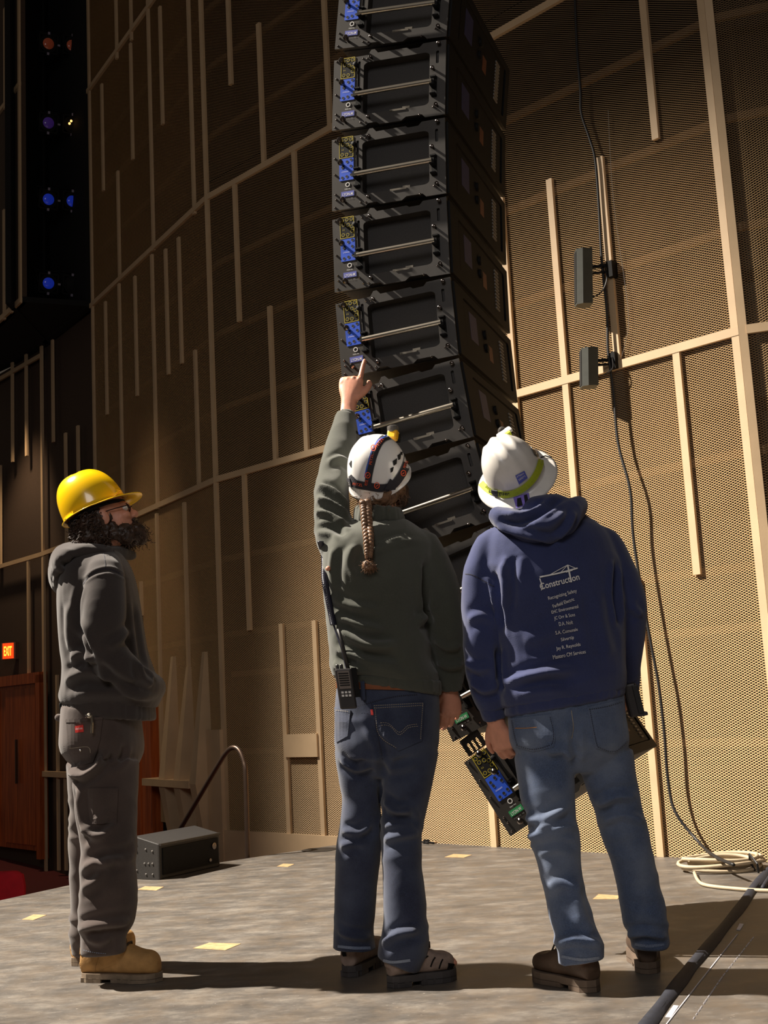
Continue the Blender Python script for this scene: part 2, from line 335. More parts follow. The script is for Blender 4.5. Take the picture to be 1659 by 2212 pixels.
def expanded(wall, s, u0, u1, z0, z1, lw=0.0285, sw=0.0145, name='expanded_metal_mesh'):
    nu = int((u1 - u0) / lw); nz = int((z1 - z0) / (sw / 2)); I, K = np.meshgrid(np.arange(nu), np.arange(nz), indexing='ij'); I = I.ravel(); K = K.ravel()
    par = (K % 2) * 0.5; ua = u0 + (I + 0.5 * 0 + par) * lw; za = z0 + K * sw / 2
    V = []; hw = 0.0019; dp = 0.0022
    for sg in (-1, 1):
        ub = ua + sg * lw / 2; zb = za + sw / 2
        dx = sg * lw / 2; dz = sw / 2; ln = math.hypot(dx, dz); px_, pz_ = -dz / ln * hw, dx / ln * hw
        if pz_ < 0: px_, pz_ = -px_, -pz_
        quad = [(ua - px_, za - pz_, dp), (ub - px_, zb - pz_, dp), (ub + px_, zb + pz_, -dp), (ua + px_, za + pz_, -dp)]
        V.append(np.stack([np.stack([q[0], q[1], np.full_like(q[0], q[2])], 1) for q in quad], 1))
    V = np.concatenate(V, 0).reshape(-1, 3); X = s.a + V[:, :1] * s.d + V[:, 2:3] * s.n; X[:, 2] += V[:, 1]
    nq = len(X) // 4; me = bpy.data.meshes.new(name); me.vertices.add(len(X)); me.vertices.foreach_set('co', X.astype(np.float32).ravel())
    me.loops.add(nq * 4); me.loops.foreach_set('vertex_index', np.arange(nq * 4, dtype=np.int32)); me.polygons.add(nq); me.polygons.foreach_set('loop_start', np.arange(0, nq * 4, 4, dtype=np.int32))
    me.update(calc_edges=True); me.materials.append(MT['mesh']); o = bpy.data.objects.new(name, me); COL.objects.link(o); o.parent = wall; o['kind'] = 'stuff'; return o

# stage floor, stage front edge running from the left towards the wall, auditorium floor below
e0 = atZ(-500, 2035); e1 = atZ(0, 1945); e2 = atZ(150, 1912); e3 = atZ(720, 1826); ej = np.array([-0.02, 8.42, 0])
pts = [(-3.9, 0.0), (-3.9, 4.6), (e1[0], e1[1]), (e2[0], e2[1]), (e3[0], e3[1]), (ej[0], ej[1]), (CORNER[0] + 0.3, CORNER[1] + 0.1), (5, 4.4), (5, -1.5), (-3.9, -1.5)]
mb = MB().prism([pts], (0, 0, -0.12), (1, 0, 0), (0, 1, 0), (0, 0, 0.12)); obj('floor', mb, 'floor', kind='structure')
mb = MB().prism([[(p[0] * 1.0 - 0.05, p[1] - 0.06) for p in pts]], (0, 0, -1.05), (1, 0, 0), (0, 1, 0), (0, 0, 0.93)); obj('trim_1', mb, 'black', kind='structure')
mb = MB(); mb.add([(-12, 4.0, -1.05), (2.5, 4.0, -1.05), (2.5, 8, -1.0), (-12, 8, -1.0), (2.5, 17, -0.5), (-12, 17, -0.5)], [(0, 1, 2, 3), (3, 2, 4, 5)]); obj('floor_auditorium', mb, 'carpet', kind='structure')
# wall right: mesh panels between battens, a dark wall and bars behind
wr = wall_shell('wall_right', [BC], -1.05, 10.5, -0.30, 0.06, 'back')
expanded(wr, BC, 0.0, BC.L, 0.0, 5.5); expanded(wr, BC, 0.0, 1.9, 5.5, 8.2); expanded(wr, BC, 1.9, BC.L, 5.5, 6.4)
for z in (0.62, 1.24, 1.57, 2.2, 3.49, 4.15, 4.78, 5.98, 6.63, 7.2): rail(wr, BC, 0.02, BC.L, z, 0.045, 0.03, 'backing_bar', 'bar', -0.10)
for z in (R1, R2, R3): rail(wr, BC, 0.0, BC.L, z)
S0 = 2.2
for s, z0, z1 in ((-2.195, -0.7, 7.9), (-1.8, 6.25, 7.9), (-1.8, 4.13, R2), (-1.81, 1.57, R1), (-1.4, R2, 6.63), (-1.4, R1, 4.15), (-1.41, 0.0, 1.59), (-1.02, R1, R2), (-1.02, 0.0, 1.58),
                  (-0.58, R2, 7.9), (-0.2, 2.86, 4.15), (0.62, 0, 1.57), (0.62, R1, R2), (1.05, 1.0, 5.36), (1.455, 1.57, 4.19), (1.85, R1, 4.19), (1.85, 0.0, 1.57), (2.25, 4.15, 6.2), (2.25, 1.55, R1), (2.63, 0.0, 6.0)):
    batten(wr, BC, s + S0, z0, s + S0, z1)
mb = MB().obox(BC.P(-1.215 + S0, 0.66, 0.02), BC.d * 0.19, BC.n * 0.02, (0, 0, 0.085)); obj('crossboard', mb, 'beige', wr)
mb = MB().obox(BC.P(1.15, -0.46, 0.01), BC.d * 1.15, BC.n * 0.03, (0, 0, 0.47)); obj('trim_2', mb, 'beige', kind='structure')
# wall beyond the corner on the far right
wa = wall_shell('wall_side', [AA], 0, 10.5, -0.30, 0.06, 'back')
expanded(wa, AA, 0.0, 1.5, 0.0, 5.8)
for z in (1.57, 2.2, 3.49, 4.15, 4.78): rail(wa, AA, 0.0, 1.5, z, 0.045, 0.03, 'backing_bar', 'bar', -0.10)
for z in (R1, R2): rail(wa, AA, 0.03, 1.5, z)
for u_, z0, z1 in ((0.42, 0.0, 1.57), (0.82, R1, 4.15), (1.22, 1.57, R1), (1.5, 0.0, 6.0)): batten(wa, AA, u_, z0, u_, z1)
batten(wa, AA, 0.012, 0, 0.012, 6)
# wall left: same panelling, turning away towards the auditorium
wl = wall_shell('wall_left', [DD, EE], -1.0, 10.5, -0.30, 0.06, 'back')
expanded(wl, DD, 0.0, DD.L, 0.0, 9.0)
for z in (0.62, 1.57, 2.2, 3.49, 4.15, 4.78, 5.98, 6.63, 7.2): rail(wl, DD, 0.0, DD.L, z, 0.045, 0.03, 'backing_bar', 'bar', -0.10)
for z in (R1, R2, R3): rail(wl, DD, 0.0, DD.L, z)
for x0, y0, x1, y1 in ((249, -300, 253, 131), (281, -300, 284, 92), (284, 95, 290, 345), (318, -300, 331, 545), (331, 550, 343, 1100), (344, 1108, 352, 1700), (348, 15, 354, 270), (405, -300, 418, 468),
                       (221, 184, 227, 412), (257, 370, 261, 608), (261, 612, 268, 1140), (230, 652, 234, 896), (294, 597, 299, 856), (361, 538, 366, 810), (390, 512, 394, 787), (424, 757, 433, 1054), (195, -300, 202, 1180),
                       (402, 1085, 409, 1440), (307, 1256, 309, 1330)):
    ua, za = DD.px(x0, y0); ub, zb = DD.px(x1, y1); batten(wl, DD, ua, za, ub, zb, 0.042)
def fin(wall, s, x, y0, y1, y2, w0, w1, w2):      # a post that swells downwards and tapers again below the shelf rail
    u, z0 = s.px(x, y0); _, z1 = s.px(x, y1); _, z2 = s.px(x, y2); mb = MB()
    lv = [(z0, w0, 0.03), (z1, w1, 0.16), (z2, w2, 0.05)]
    v = [s.P(u + sx * w / 2, z, o) for z, w, d in lv for sx, o in ((-1, 0), (1, 0), (1, d), (-1, d))]
    f = [(i * 4 + k, i * 4 + (k + 1) % 4, i * 4 + 4 + (k + 1) % 4, i * 4 + 4 + k) for i in range(2) for k in range(4)] + [(0, 1, 2, 3), (8, 9, 10, 11)]
    return obj('tapered_post', mb.add(v, f), 'beige', wall)
for x, y0 in ((378, 1418), (411, 1440), (446, 1408)): fin(wl, DD, x, y0, 1690, 1860, 0.05, 0.13, 0.06)
u0, z = DD.px(345, 1684); u1, z1 = DD.px(448, 1694); rail(wl, DD, u0, u1, (z + z1) / 2, 0.06, 0.17, 'shelf_rail')
mb = MB().obox(DD.P(DD.L - 0.12, -0.2, 0.02), DD.d * 0.13, DD.n * 0.03, (0, 0, 1.0)); obj('end_board', mb, 'beige', wl)
# far wall below the soffit
we = wall_shell('wall_far', [EE, E2], -0.9, R2, -0.06, 0.06, 'dark')
for z in (R1,): rail(we, EE, 0, EE.L, z); rail(we, E2, 0, E2.L, z)
rail(we, E2, 0.3, E2.L, R2 - 0.12)
for sg, x0, y0, x1, y1 in ((EE, 143, 936, 147, 1175), (EE, 170, 920, 174, 1165), (EE, 115, 735, 118, 955), (E2, 92, 745, 97, 1465), (E2, 58, 765, 60, 985), (E2, 28, 760, 30, 998), (E2, 2, 1006, 4, 1222), (E2, 62, 1205, 66, 1465), (EE, 97, 1200, 101, 1900), (EE, 124, 1458, 131, 1880), (EE, 143, 1680, 146, 1880)):
    ua, za = sg.px(x0, y0); ub, zb = sg.px(x1, y1); batten(we, sg, ua, za, ub, zb, 0.05)
ua, za = EE.px(98, 1671); ub, zb = EE.px(152, 1677); rail(we, EE, ua, ub, za, 0.06, 0.05, 'shelf_rail')
# projecting upper wall with its black slot
FP = Seg((-5.2, 14.3), (-3.72, 12.2))
wf = wall_shell('wall_upper', [FP], R2, 10.5, 0.0, 0.05, 'dark')
rail(wf, FP, 0, FP.L, R2 + 0.02, 0.06); rail(wf, FP, 0, FP.L, R3)
batten(wf, FP, FP.L - 0.03, R2, FP.L - 0.03, 10.5, 0.05)
for x0, y0, x1, y1 in ((12, 20, 14, 235), (10, 455, 13, 690), (26, 435, 29, 675)):
    ua, za = FP.px(x0, y0); ub, zb = FP.px(x1, y1); batten(wf, FP, ua, za, ub, zb, 0.05)
mb = MB().prism([[(-3.72, 12.2), (ENDD[0], ENDD[1]), (FARE[0] + 0.1, FARE[1] + 0.1), (-5.3, 15.2), (-5.2, 14.3)]], (0, 0, R2), (1, 0, 0), (0, 1, 0), (0, 0, 0.06)); obj('soffit', mb, 'black', wf)
mb = MB().obox(((-3.97 + ENDD[0]) / 2 - 0.02, (13.75 + ENDD[1]) / 2, 7.9), np.array([FARE[0] - ENDD[0], FARE[1] - ENDD[1], 0]) / 2, (0.03, 0.02, 0), (0, 0, 2.55)); obj('slot_back', mb, 'black', wf)
mb = MB().obox((-3.87, 13.0, 7.9), (0.03, 0, 0), (0, 0.8, 0), (0, 0, 2.55)); obj('slot_side', mb, 'black', wf)
mb = MB().obox((-3.6, 13.1, 10.45), (0.9, 0, 0), (0, 0.9, 0), (0, 0, 0.03)); obj('slot_top', mb, 'black', wf)
def door(name, x0, y0, x1, y1, sg, hx):
    ua, za = sg.px(x0, y0); ub, zb = sg.px(x1, y1); lo, hi = min(ua, ub), max(ua, ub)
    d = obj(name, MB().obox(sg.P((lo + hi) / 2, (za + zb) / 2, 0.02), sg.d * (hi - lo) / 2, sg.n * 0.025, (0, 0, (za - zb) / 2)), 'wood', kind='structure')
    fr = MB()
    for u in (lo - 0.04, hi + 0.04): fr.obox(sg.P(u, (za + zb) / 2, 0.03), sg.d * 0.05, sg.n * 0.05, (0, 0, (za - zb) / 2 + 0.08))
    fr.obox(sg.P((lo + hi) / 2, za + 0.05, 0.03), sg.d * ((hi - lo) / 2 + 0.09), sg.n * 0.05, (0, 0, 0.06)); obj('frame', fr, 'wood', d)
    obj('door_leaf', MB().obox(sg.P((lo + hi) / 2 + (hi - lo) * 0.27, (za + zb) / 2, 0.05), sg.d * (hi - lo) * 0.2, sg.n * 0.012, (0, 0, (za - zb) / 2 - 0.06)), 'wood', d)
    obj('door_leaf', MB().obox(sg.P((lo + hi) / 2 - (hi - lo) * 0.23, (za + zb) / 2, 0.05), sg.d * (hi - lo) * 0.2, sg.n * 0.012, (0, 0, (za - zb) / 2 - 0.06)), 'wood', d)
    obj('pull_handle', MB().obox(sg.P(lo + (hi - lo) * hx, (za + zb) / 2 + 0.05, 0.09), sg.d * 0.012, sg.n * 0.012, (0, 0, 0.25)), 'pipe', d)
    return d
door('door_1', -60, 1490, 94, 1838, E2, 0.75)
door('door_2', 296, 1520, 341, 1840, DD, 0.3)

# ---------------------------------------------------------------- hanging line array of ten loudspeakers
BD, BH, BW = 0.5, 0.325, 0.93
def st(s, t, y=0.0): return (-BD + s * BD, y, -t * BH)
def make_speaker(model):
    root = thing('line_array_speaker', (0, 0, 0), 'x', 'loudspeaker', 'loudspeakers of the hanging line array')
    def part(name, mb, mat, parent=None, **k): return obj(name, mb, mat, parent or root, local=True, **k)
    ex, ez = (BD, 0, 0), (0, 0, -BH); O = (-BD, 0, 0)
    # cabinet shell: box tapering to the far side, leaving the rear recessed
    mb = MB(); y0, y1 = 0.05, BW
    prof = [(-BD + 0.02, -0.012), (-0.006, -0.012), (-0.006, -BH + 0.012), (-BD + 0.02, -BH + 0.012)]
    v = [(x, y, z) for y in (y0, y1) for x, z in prof]; mb.add(v, [(0, 1, 2, 3), (4, 7, 6, 5)] + [(k, (k + 1) % 4, 4 + (k + 1) % 4, 4 + k) for k in range(4)]); part('cabinet', mb, 'cab')
    # side plate with window, slots and stepped edges
    outer = [(0, 0.03), (0.0, 1.0), (0.30, 1.0), (0.33, 0.965), (0.40, 0.965), (0.43, 1.0), (0.62, 1.0), (0.66, 0.955), (0.80, 0.955), (0.83, 1.0), (1.0, 1.0), (1.0, 0.0), (0.80, 0.0), (0.77, 0.045), (0.68, 0.045), (0.66, 0.02), (0.40, 0.02), (0.37, -0.035), (0.34, -0.035), (0.31, 0.03)]
    win = rrect(0.275, 0.13, 0.86, 0.84, 0.05); slot1 = rrect(0.222, 0.10, 0.245, 0.46, 0.011, 3); slot2 = rrect(0.915, 0.13, 0.94, 0.30, 0.012, 3)
    pl = part('side_plate', MB().prism([outer, win, slot1, slot2], (-BD, 0, 0), ex, ez, (0, 0.012, 0)), 'plate')
    part('recess_wall', MB().prism([rrect(0.262, 0.115, 0.873, 0.855, 0.05), win], (-BD, 0.012, 0), ex, ez, (0, 0.04, 0)), 'plate', pl)
    # filler between plate and cabinet
    part('side_frame', MB().prism([rrect(0.03, 0.035, 0.985, 0.955, 0.01, 2), rrect(0.26, 0.113, 0.875, 0.857, 0.05)], (-BD, 0.013, 0), ex, ez, (0, 0.04, 0)), 'cab')
    # carrying handle: bar with square end brackets
    h = part('handle', MB().tube([st(0.235, 0.60, -0.034), st(0.905, 0.585, -0.034)], 0.0105, 10), 'steel', smooth='auto')
    for s in (0.235, 0.905):
        br = MB()
        br.obox(st(s, 0.61, -0.002), (0.011, 0, 0), (0, 0.003, 0), (0, 0, 0.044)); br.obox(st(s, 0.50, -0.012), (0.012, 0, 0), (0, 0.014, 0), (0, 0, 0.003)); br.obox(st(s, 0.73, -0.012), (0.012, 0, 0), (0, 0.014, 0), (0, 0, 0.003)); br.obox(st(s, 0.595, -0.02), (0.010, 0, 0), (0, 0.02, 0), (0, 0, 0.012))
        part('bracket', br, 'rearblk', h)
    # yellow outlined panel
    yp = part('yellow_panel', MB().prism([rrect(0.068, 0.025, 0.195, 0.31, 0.008, 2)], (-BD, -0.0012, 0), ex, ez, (0, 0.001, 0)), 'rearblk')
    ln = MB().prism([rrect(0.068, 0.025, 0.195, 0.31, 0.008, 2), rrect(0.073, 0.033, 0.190, 0.302, 0.008, 2)], (-BD, -0.0018, 0), ex, ez, (0, 0.0006, 0))
    hol = MB(); cs = ((0.09, 0.07), (0.132, 0.062), (0.172, 0.062), (0.10, 0.125), (0.142, 0.135), (0.172, 0.165), (0.095, 0.262), (0.135, 0.268), (0.175, 0.225))
    for s, t in cs:
        k = BD / BH; ln.prism([[(s + 0.0155 * math.cos(a), t + 0.0155 * k * math.sin(a)) for a in np.linspace(0, 2 * PI, 14, endpoint=False)], [(s + 0.012 * math.cos(a), t + 0.012 * k * math.sin(a)) for a in np.linspace(0, 2 * PI, 14, endpoint=False)]], (-BD, -0.0018, 0), ex, ez, (0, 0.0006, 0))
        hol.prism([[(s + 0.012 * math.cos(a), t + 0.012 * k * math.sin(a)) for a in np.linspace(0, 2 * PI, 12, endpoint=False)]], (-BD, -0.0016, 0), ex, ez, (0, 0.0006, 0))
    put_text(ln, '0.5', (-BD + 0.10 * BD, -0.0016, -0.205 * BH), (1, 0, 0), (0, 0, 1), 0.006)
    part('yellow_outline', ln, 'yellowline', yp); part('pin_hole', hol, 'hole', yp, kind='stuff')
    bp = part('blue_panel', MB().prism([rrect(0.068, 0.32, 0.197, 0.615, 0.008, 2)], (-BD, -0.0016, 0), ex, ez, (0, 0.001, 0)), 'blue')
    hol = MB(); wh = MB(); k = BD / BH
    for s, t in ((0.092, 0.385), (0.138, 0.365), (0.175, 0.345), (0.098, 0.435), (0.172, 0.43), (0.095, 0.575), (0.135, 0.565), (0.175, 0.55)):
        hol.prism([[(s + 0.0115 * math.cos(a), t + 0.0115 * k * math.sin(a)) for a in np.linspace(0, 2 * PI, 12, endpoint=False)]], (-BD, -0.0024, 0), ex, ez, (0, 0.0006, 0))
        wh.prism([[(s + r * math.cos(a), t + r * k * math.sin(a)) for r, aa in ((0.0135, np.linspace(0.3, 2.2, 7)), (0.0112, np.linspace(2.2, 0.3, 7))) for a in aa]], (-BD, -0.0022, 0), ex, ez, (0, 0.0006, 0))
    put_text(wh, 'LYON/LEO', (-BD + 0.12 * BD, -0.0022, -0.505 * BH), (1, 0, 0), (0, 0, 1), 0.005, width=0.03)
    part('pin_hole', hol, 'hole', bp, kind='stuff'); part('white_mark', wh, 'white', bp)
    rg = MB(); s, t = 0.142, 0.675
    rg.prism([[(s + 0.02 * math.cos(a), t + 0.02 * k * math.sin(a)) for a in np.linspace(0, 2 * PI, 18, endpoint=False)], [(s + 0.014 * math.cos(a), t + 0.014 * k * math.sin(a)) for a in np.linspace(0, 2 * PI, 18, endpoint=False)]], (-BD, -0.0016, 0), ex, ez, (0, 0.001, 0))
    put_text(rg, 'PARK PIN', (-BD + s * BD, -0.0015, -0.742 * BH), (1, 0, 0), (0, 0, 1), 0.005, width=0.026); part('pin_ring', rg, 'white')
    lb = part('model_label', MB().prism([[(0.085, 0.765), (0.2, 0.765), (0.2, 0.835), (0.085, 0.835)]], (-BD, -0.0016, 0), ex, ez, (0, 0.001, 0)), 'green' if model == 'LYON-W' else 'violet')
    tx = MB(); put_text(tx, model, (-BD + 0.1425 * BD, -0.0019, -0.824 * BH), (1, 0, 0), (0, 0, 1), 0.0125, 0.01, width=0.046); part('lettering', tx, 'white', lb)
    tx = MB(); put_text(tx, '27.025.114.  MB', (-BD + 0.14 * BD, -0.0014, -0.875 * BH), (1, 0, 0), (0, 0, 1), 0.0055, width=0.048); part('serial_print', tx, 'grey')
    # quick-release pins
    w = model == 'LYON-W'
    for s, t in (((0.155, 0.055), (0.178, 0.315), (0.145, 0.925)) if w else ((0.098, 0.105), (0.105, 0.41), (0.125, 0.915))):
        p = part('locking_pin', MB().lathe([(0.0055, 0), (0.0055, 0.022), (0.0105, 0.024), (0.0125, 0.032), (0.0115, 0.040), (0.006, 0.045)], st(s, t, 0), (0, -1, 0), 14), 'chrome', smooth='auto')
    part('side_knob', MB().lathe([(0.004, 0), (0.004, 0.02), (0.010, 0.021), (0.010, 0.034), (0.006, 0.037)], st(0.222, 0.18, 0), (0, -1, 0), 12), 'rearblk', smooth='auto')
    for s, t, r in ((0.895, 0.375, 0.0085), (0.945, 0.05, 0.0085), (0.93, 0.87, 0.0085), (0.345, 0.085, 0.0075), (0.335, 0.90, 0.0075)):
        part('stud_bolt', MB().lathe([(r * 0.6, 0), (r * 0.6, 0.01), (r, 0.011), (r, 0.018), (r * 0.5, 0.021)], st(s, t, 0), (0, -1, 0), 12), 'chrome', smooth='auto')
    sm = MB()
    for s, t in ((0.03, 0.06), (0.03, 0.30), (0.03, 0.52), (0.035, 0.79), (0.04, 0.86), (0.03, 0.965), (0.26, 0.945), (0.305, 0.955), (0.225, 0.86), (0.27, 0.075), (0.31, 0.085), (0.90, 0.88), (0.78, 0.96)):
        sm.lathe([(0.0045, 0), (0.0045, 0.003), (0.002, 0.005)], st(s, t, 0), (0, -1, 0), 8)
    part('small_bolt', sm, 'chrome', kind='stuff')
    cl = MB().obox(st(0.60, 0.845, 0.004), (0.03, 0, 0), (0, 0.006, 0), (0, 0, 0.004)); cl.obox(st(0.66, 0.83, 0.006), (0.016, 0, 0), (0, 0.006, 0), (0, 0, 0.006)); cl.obox(st(0.54, 0.845, 0.006), (0.012, 0, 0), (0, 0.006, 0), (0, 0, 0.005)); part('latch', cl, 'steel')
    # rear: frame rails, amplifier panel, stickers
    rf = part('rear_frame', MB().prism([[(0.02, 0.01), (BW, 0.01), (BW, BH - 0.01), (0.02, BH - 0.01)], rrect(0.13, 0.045, BW - 0.06, BH - 0.045, 0.02)], (-0.006, 0, 0), (0, 1, 0), (0, 0, -1), (0.014, 0, 0)), 'rearblk')
    part('amplifier_panel', MB().box((-0.012, 0.15, -BH + 0.05), (0.003, BW - 0.08, -0.05)), 'rearblk', rf)
    part('blue_sticker', MB().box((0.003, 0.22, -0.20), (0.0038, 0.33, -0.08)), 'rearblue', rf)
    part('orange_sticker', MB().box((0.003, 0.50, -0.22), (0.0038, 0.56, -0.15)), 'orange', rf)
    fn = MB()
    for i in range(12): fn.box((0.003, 0.70, -0.26 + i * 0.016), (0.008, 0.76, -0.252 + i * 0.016))
    part('heat_fin', fn, 'grey', rf)
    for zc in (-0.12, -0.18): part('connector', MB().lathe([(0.02, 0), (0.02, 0.01), (0.012, 0.012)], (0.003, 0.45, zc), (1, 0, 0), 14), 'rearblk', rf)
    return root
spk_m = make_speaker('LYON-M'); spk_w = make_speaker('LYON-W')
AL = math.radians(19.936); AV = np.array([math.cos(AL), -math.sin(AL), 0]); BV = np.array([math.sin(AL), math.cos(AL), 0]); ZV = np.array([0, 0, 1.0])
TILT = [7.803, 4.654, 2.668, 0.906, -2.26, -6.862, -11.621, -17.678, -23.022, -30.397]
LB = ['black line array loudspeaker cut off by the top edge of the photo', 'second black line array loudspeaker from the top of the hanging column', 'third black line array loudspeaker from the top of the hanging column',
      'fourth black line array loudspeaker from the top of the hanging column', 'black line array loudspeaker the raised finger points at', 'black line array loudspeaker directly behind the raised hand and wrist',
      'black line array loudspeaker behind and between the two white helmets', 'black line array loudspeaker mostly hidden behind the green and navy sweatshirts', 'tilted black loudspeaker with green label beside the lowered hand, second from bottom', 'bottom loudspeaker of the array, steeply tilted, blue panel and green label in full view']
c = np.array([0.404, 4.553, 3.948]); BOXES = []; um = uw = False
for i, t in enumerate(TILT):
    tr = math.radians(t); ud = ZV * math.cos(tr) + AV * math.sin(tr); ar = AV * math.cos(tr) - ZV * math.sin(tr)
    if i >= 8: o = copy_tree(spk_w) if uw else spk_w; uw = True
    else: o = copy_tree(spk_m) if um else spk_m; um = True
    o.matrix_world = Matrix(((ar[0], BV[0], ud[0], c[0]), (ar[1], BV[1], ud[1], c[1]), (ar[2], BV[2], ud[2], c[2]), (0, 0, 0, 1)))
    o['label'] = LB[i]; BOXES.append((c.copy(), ar, ud)); c = c - ud * (BH + 0.014)
# slotted link plate between the two lowest boxes
c9, ar9, ud9 = BOXES[8]; c10, ar10, ud10 = BOXES[9]
pA = c9 + ar9 * (-BD + 0.115 * BD) - ud9 * (BH + 0.001) + BV * 0.02; pB = c10 + ar10 * (-BD + 0.13 * BD) + ud10 * 0.001 + BV * 0.02
ax = (pA - pB); ln_ = np.linalg.norm(ax); ax = ax / ln_; bx = np.cross(ax, BV)
bx = bx if np.dot(bx, AV) > 0 else -bx
lp = obj('link_plate', MB().prism([rrect(-0.042, 0.0, 0.042, ln_, 0.004, 2)] + [rrect(x - 0.006, 0.004, x + 0.006, ln_ - 0.025, 0.005, 3) for x in (-0.02, 0.0, 0.02)], pB, bx, ax, BV * 0.01), 'plate', label='slotted black link plate joining the two lowest array loudspeakers', cat='link plate')

# ---------------------------------------------------------------- things on and in front of the walls
def cat_pts(p, n=8):
    p = [np.asarray(q, float) for q in p]; out = []
    for i in range(len(p) - 1):
        a, b, c_, d = p[max(i - 1, 0)], p[i], p[i + 1], p[min(i + 2, len(p) - 1)]
        for k in range(n):
            t = k / n; out.append(0.5 * ((2 * b) + (-a + c_) * t + (2 * a - 5 * b + 4 * c_ - d) * t * t + (-a + 3 * b - 3 * c_ + d) * t ** 3))
    out.append(p[-1]); return out
def column_speaker(x, y0, y1, xs, label, cords):
    u0, z0 = BC.px(x, y0); u1, z1 = BC.px(x, y1); us, zs = BC.px(xs, (y0 + y1) / 2); u = (u0 + u1) / 2
    cen = BC.P(u, (z0 + z1) / 2, 0.13); sc = 1 - 0.13 / 6.6; hh = (z0 - z1) / 2 * sc; r = thing('column_speaker', BC.P(u, z1, 0.17), label, 'speaker', 'small column loudspeakers on the right wall')
    fwd = (BC.n * 0.75 - BC.d * 0.66); fwd = fwd / np.linalg.norm(fwd); sd = np.cross(fwd, ZV); tilt = fwd * 0.1 - ZV * 0; up = ZV * 0.995 + fwd * -0.07
    mb = MB().prism([[(-0.045, -0.04), (0.045, -0.04), (0.05, 0.02), (0.03, 0.055), (-0.03, 0.055), (-0.05, 0.02)]], cen - up * hh, sd, fwd, up * 2 * hh); obj('housing', mb, 'columnspk', r)
    obj('grille', MB().obox(cen + fwd * 0.056, sd * 0.028, fwd * 0.002, up * hh * 0.92), 'black', r)
    st_ = BC.P(us, zs + hh * 0.25, 0.03)
    obj('bracket', MB().obox((cen + st_) / 2 + up * hh * 0.35, (st_ - cen) / 2, np.array([0, 0, 0.008]), BC.n * 0.012).obox(st_ + up * 0.03, BC.d * 0.02, BC.n * 0.03, (0, 0, 0.05)).obox((cen + st_) / 2 + up * hh * 0.12, (st_ - cen) / 2, np.array([0, 0, 0.005]), BC.n * 0.012), 'rearblk', r)
    for cpts in cords: obj('lead', MB().tube(cat_pts([BC.P(*BC.px(px, py), o_) for px, py, o_ in cpts]), 0.004, 6), 'cable', r)
    return r
column_speaker(1290, 548, 672, 1330, 'upper of the two dark column speakers on the right wall', [[(1318, 575, 0.06), (1325, 610, 0.07), (1318, 640, 0.1), (1300, 655, 0.14)]])
column_speaker(1302, 760, 845, 1336, 'lower small column speaker where the right wall rail meets the batten', [[(1335, 775, 0.06), (1340, 800, 0.08), (1325, 815, 0.1)]])
wp = [(1236, -420, 0.05), (1244, -200, 0.05), (1250, -60, 0.05), (1256, 100, 0.05), (1264, 200, 0.05), (1266, 250, 0.05), (1283, 305, 0.045), (1295, 350, 0.045), (1303, 450, 0.045), (1310, 560, 0.05), (1322, 680, 0.05), (1326, 760, 0.06), (1338, 850, 0.06), (1350, 960, 0.07), (1378, 1060, 0.08), (1385, 1160, 0.08), (1405, 1290, 0.08), (1425, 1400, 0.08), (1440, 1480, 0.08), (1452, 1580, 0.08), (1460, 1680, 0.08), (1480, 1750, 0.1)]
P = [BC.P(*BC.px(x, y), o_) for x, y, o_ in wp] + [atZ(1512, 1822, 0.10), atZ(1545, 1850, 0.085), atZ(1585, 1868, 0.082)]
obj('hanging_cable', MB().tube(cat_pts(P, 6), 0.0085, 8), 'cable', smooth=True, label='long black cable hanging down the right wall to the coiled cable', cat='cable')
pc = [(1345, 780, 0.02), (1362, 700, 0.02), (1352, 600, 0.02), (1340, 520, 0.02), (1328, 420, 0.02), (1322, 330, 0.02), (1318, 240, 0.02)]
obj('thin_lead', MB().tube(cat_pts([BC.P(*BC.px(x, y), o_) for x, y, o_ in pc], 6), 0.0016, 5), 'grey', label='thin pale lead running up the mesh beside the cable batten', cat='cable')
# coil of pale cable on the floor
cc = atZ(1562, 1879, 0.0); q = []
for i in range(7 * 40):
    a = 2 * PI * i / 40; k = i / 40; rx = 0.198 + 0.02 * math.sin(k * 2.3) - 0.012 * (k % 3); q.append(cc + np.array([rx * math.cos(a) + 0.012 * math.sin(k * 5), rx * 0.72 * math.sin(a), 0.010 + 0.009 * (k * 0.9) + 0.006 * math.sin(a * 2 + k)]))
coil = thing('cable_coil', tuple(cc), 'coil of pale cable on the floor by the right wall', 'cable')
obj('loops', MB().tube(q, 0.0095, 7), 'palecable', coil, smooth=True)
obj('tie', MB().tube([cc + np.array([0.13, -0.17, 0.004]), cc + np.array([0.12, -0.20, 0.05]), cc + np.array([0.10, -0.15, 0.09]), cc + np.array([0.11, -0.11, 0.05]), cc + np.array([0.13, -0.12, 0.004])], 0.006, 6), 'cable', coil)
obj('cable_tail', MB().tube(cat_pts([atZ(1500, 1885, 0.012), atZ(1508, 1902, 0.01), atZ(1525, 1912, 0.01), atZ(1580, 1919, 0.01), atZ(1660, 1924, 0.01), atZ(1800, 1926, 0.01)], 6), 0.0085, 7), 'palecable', coil, smooth=True)
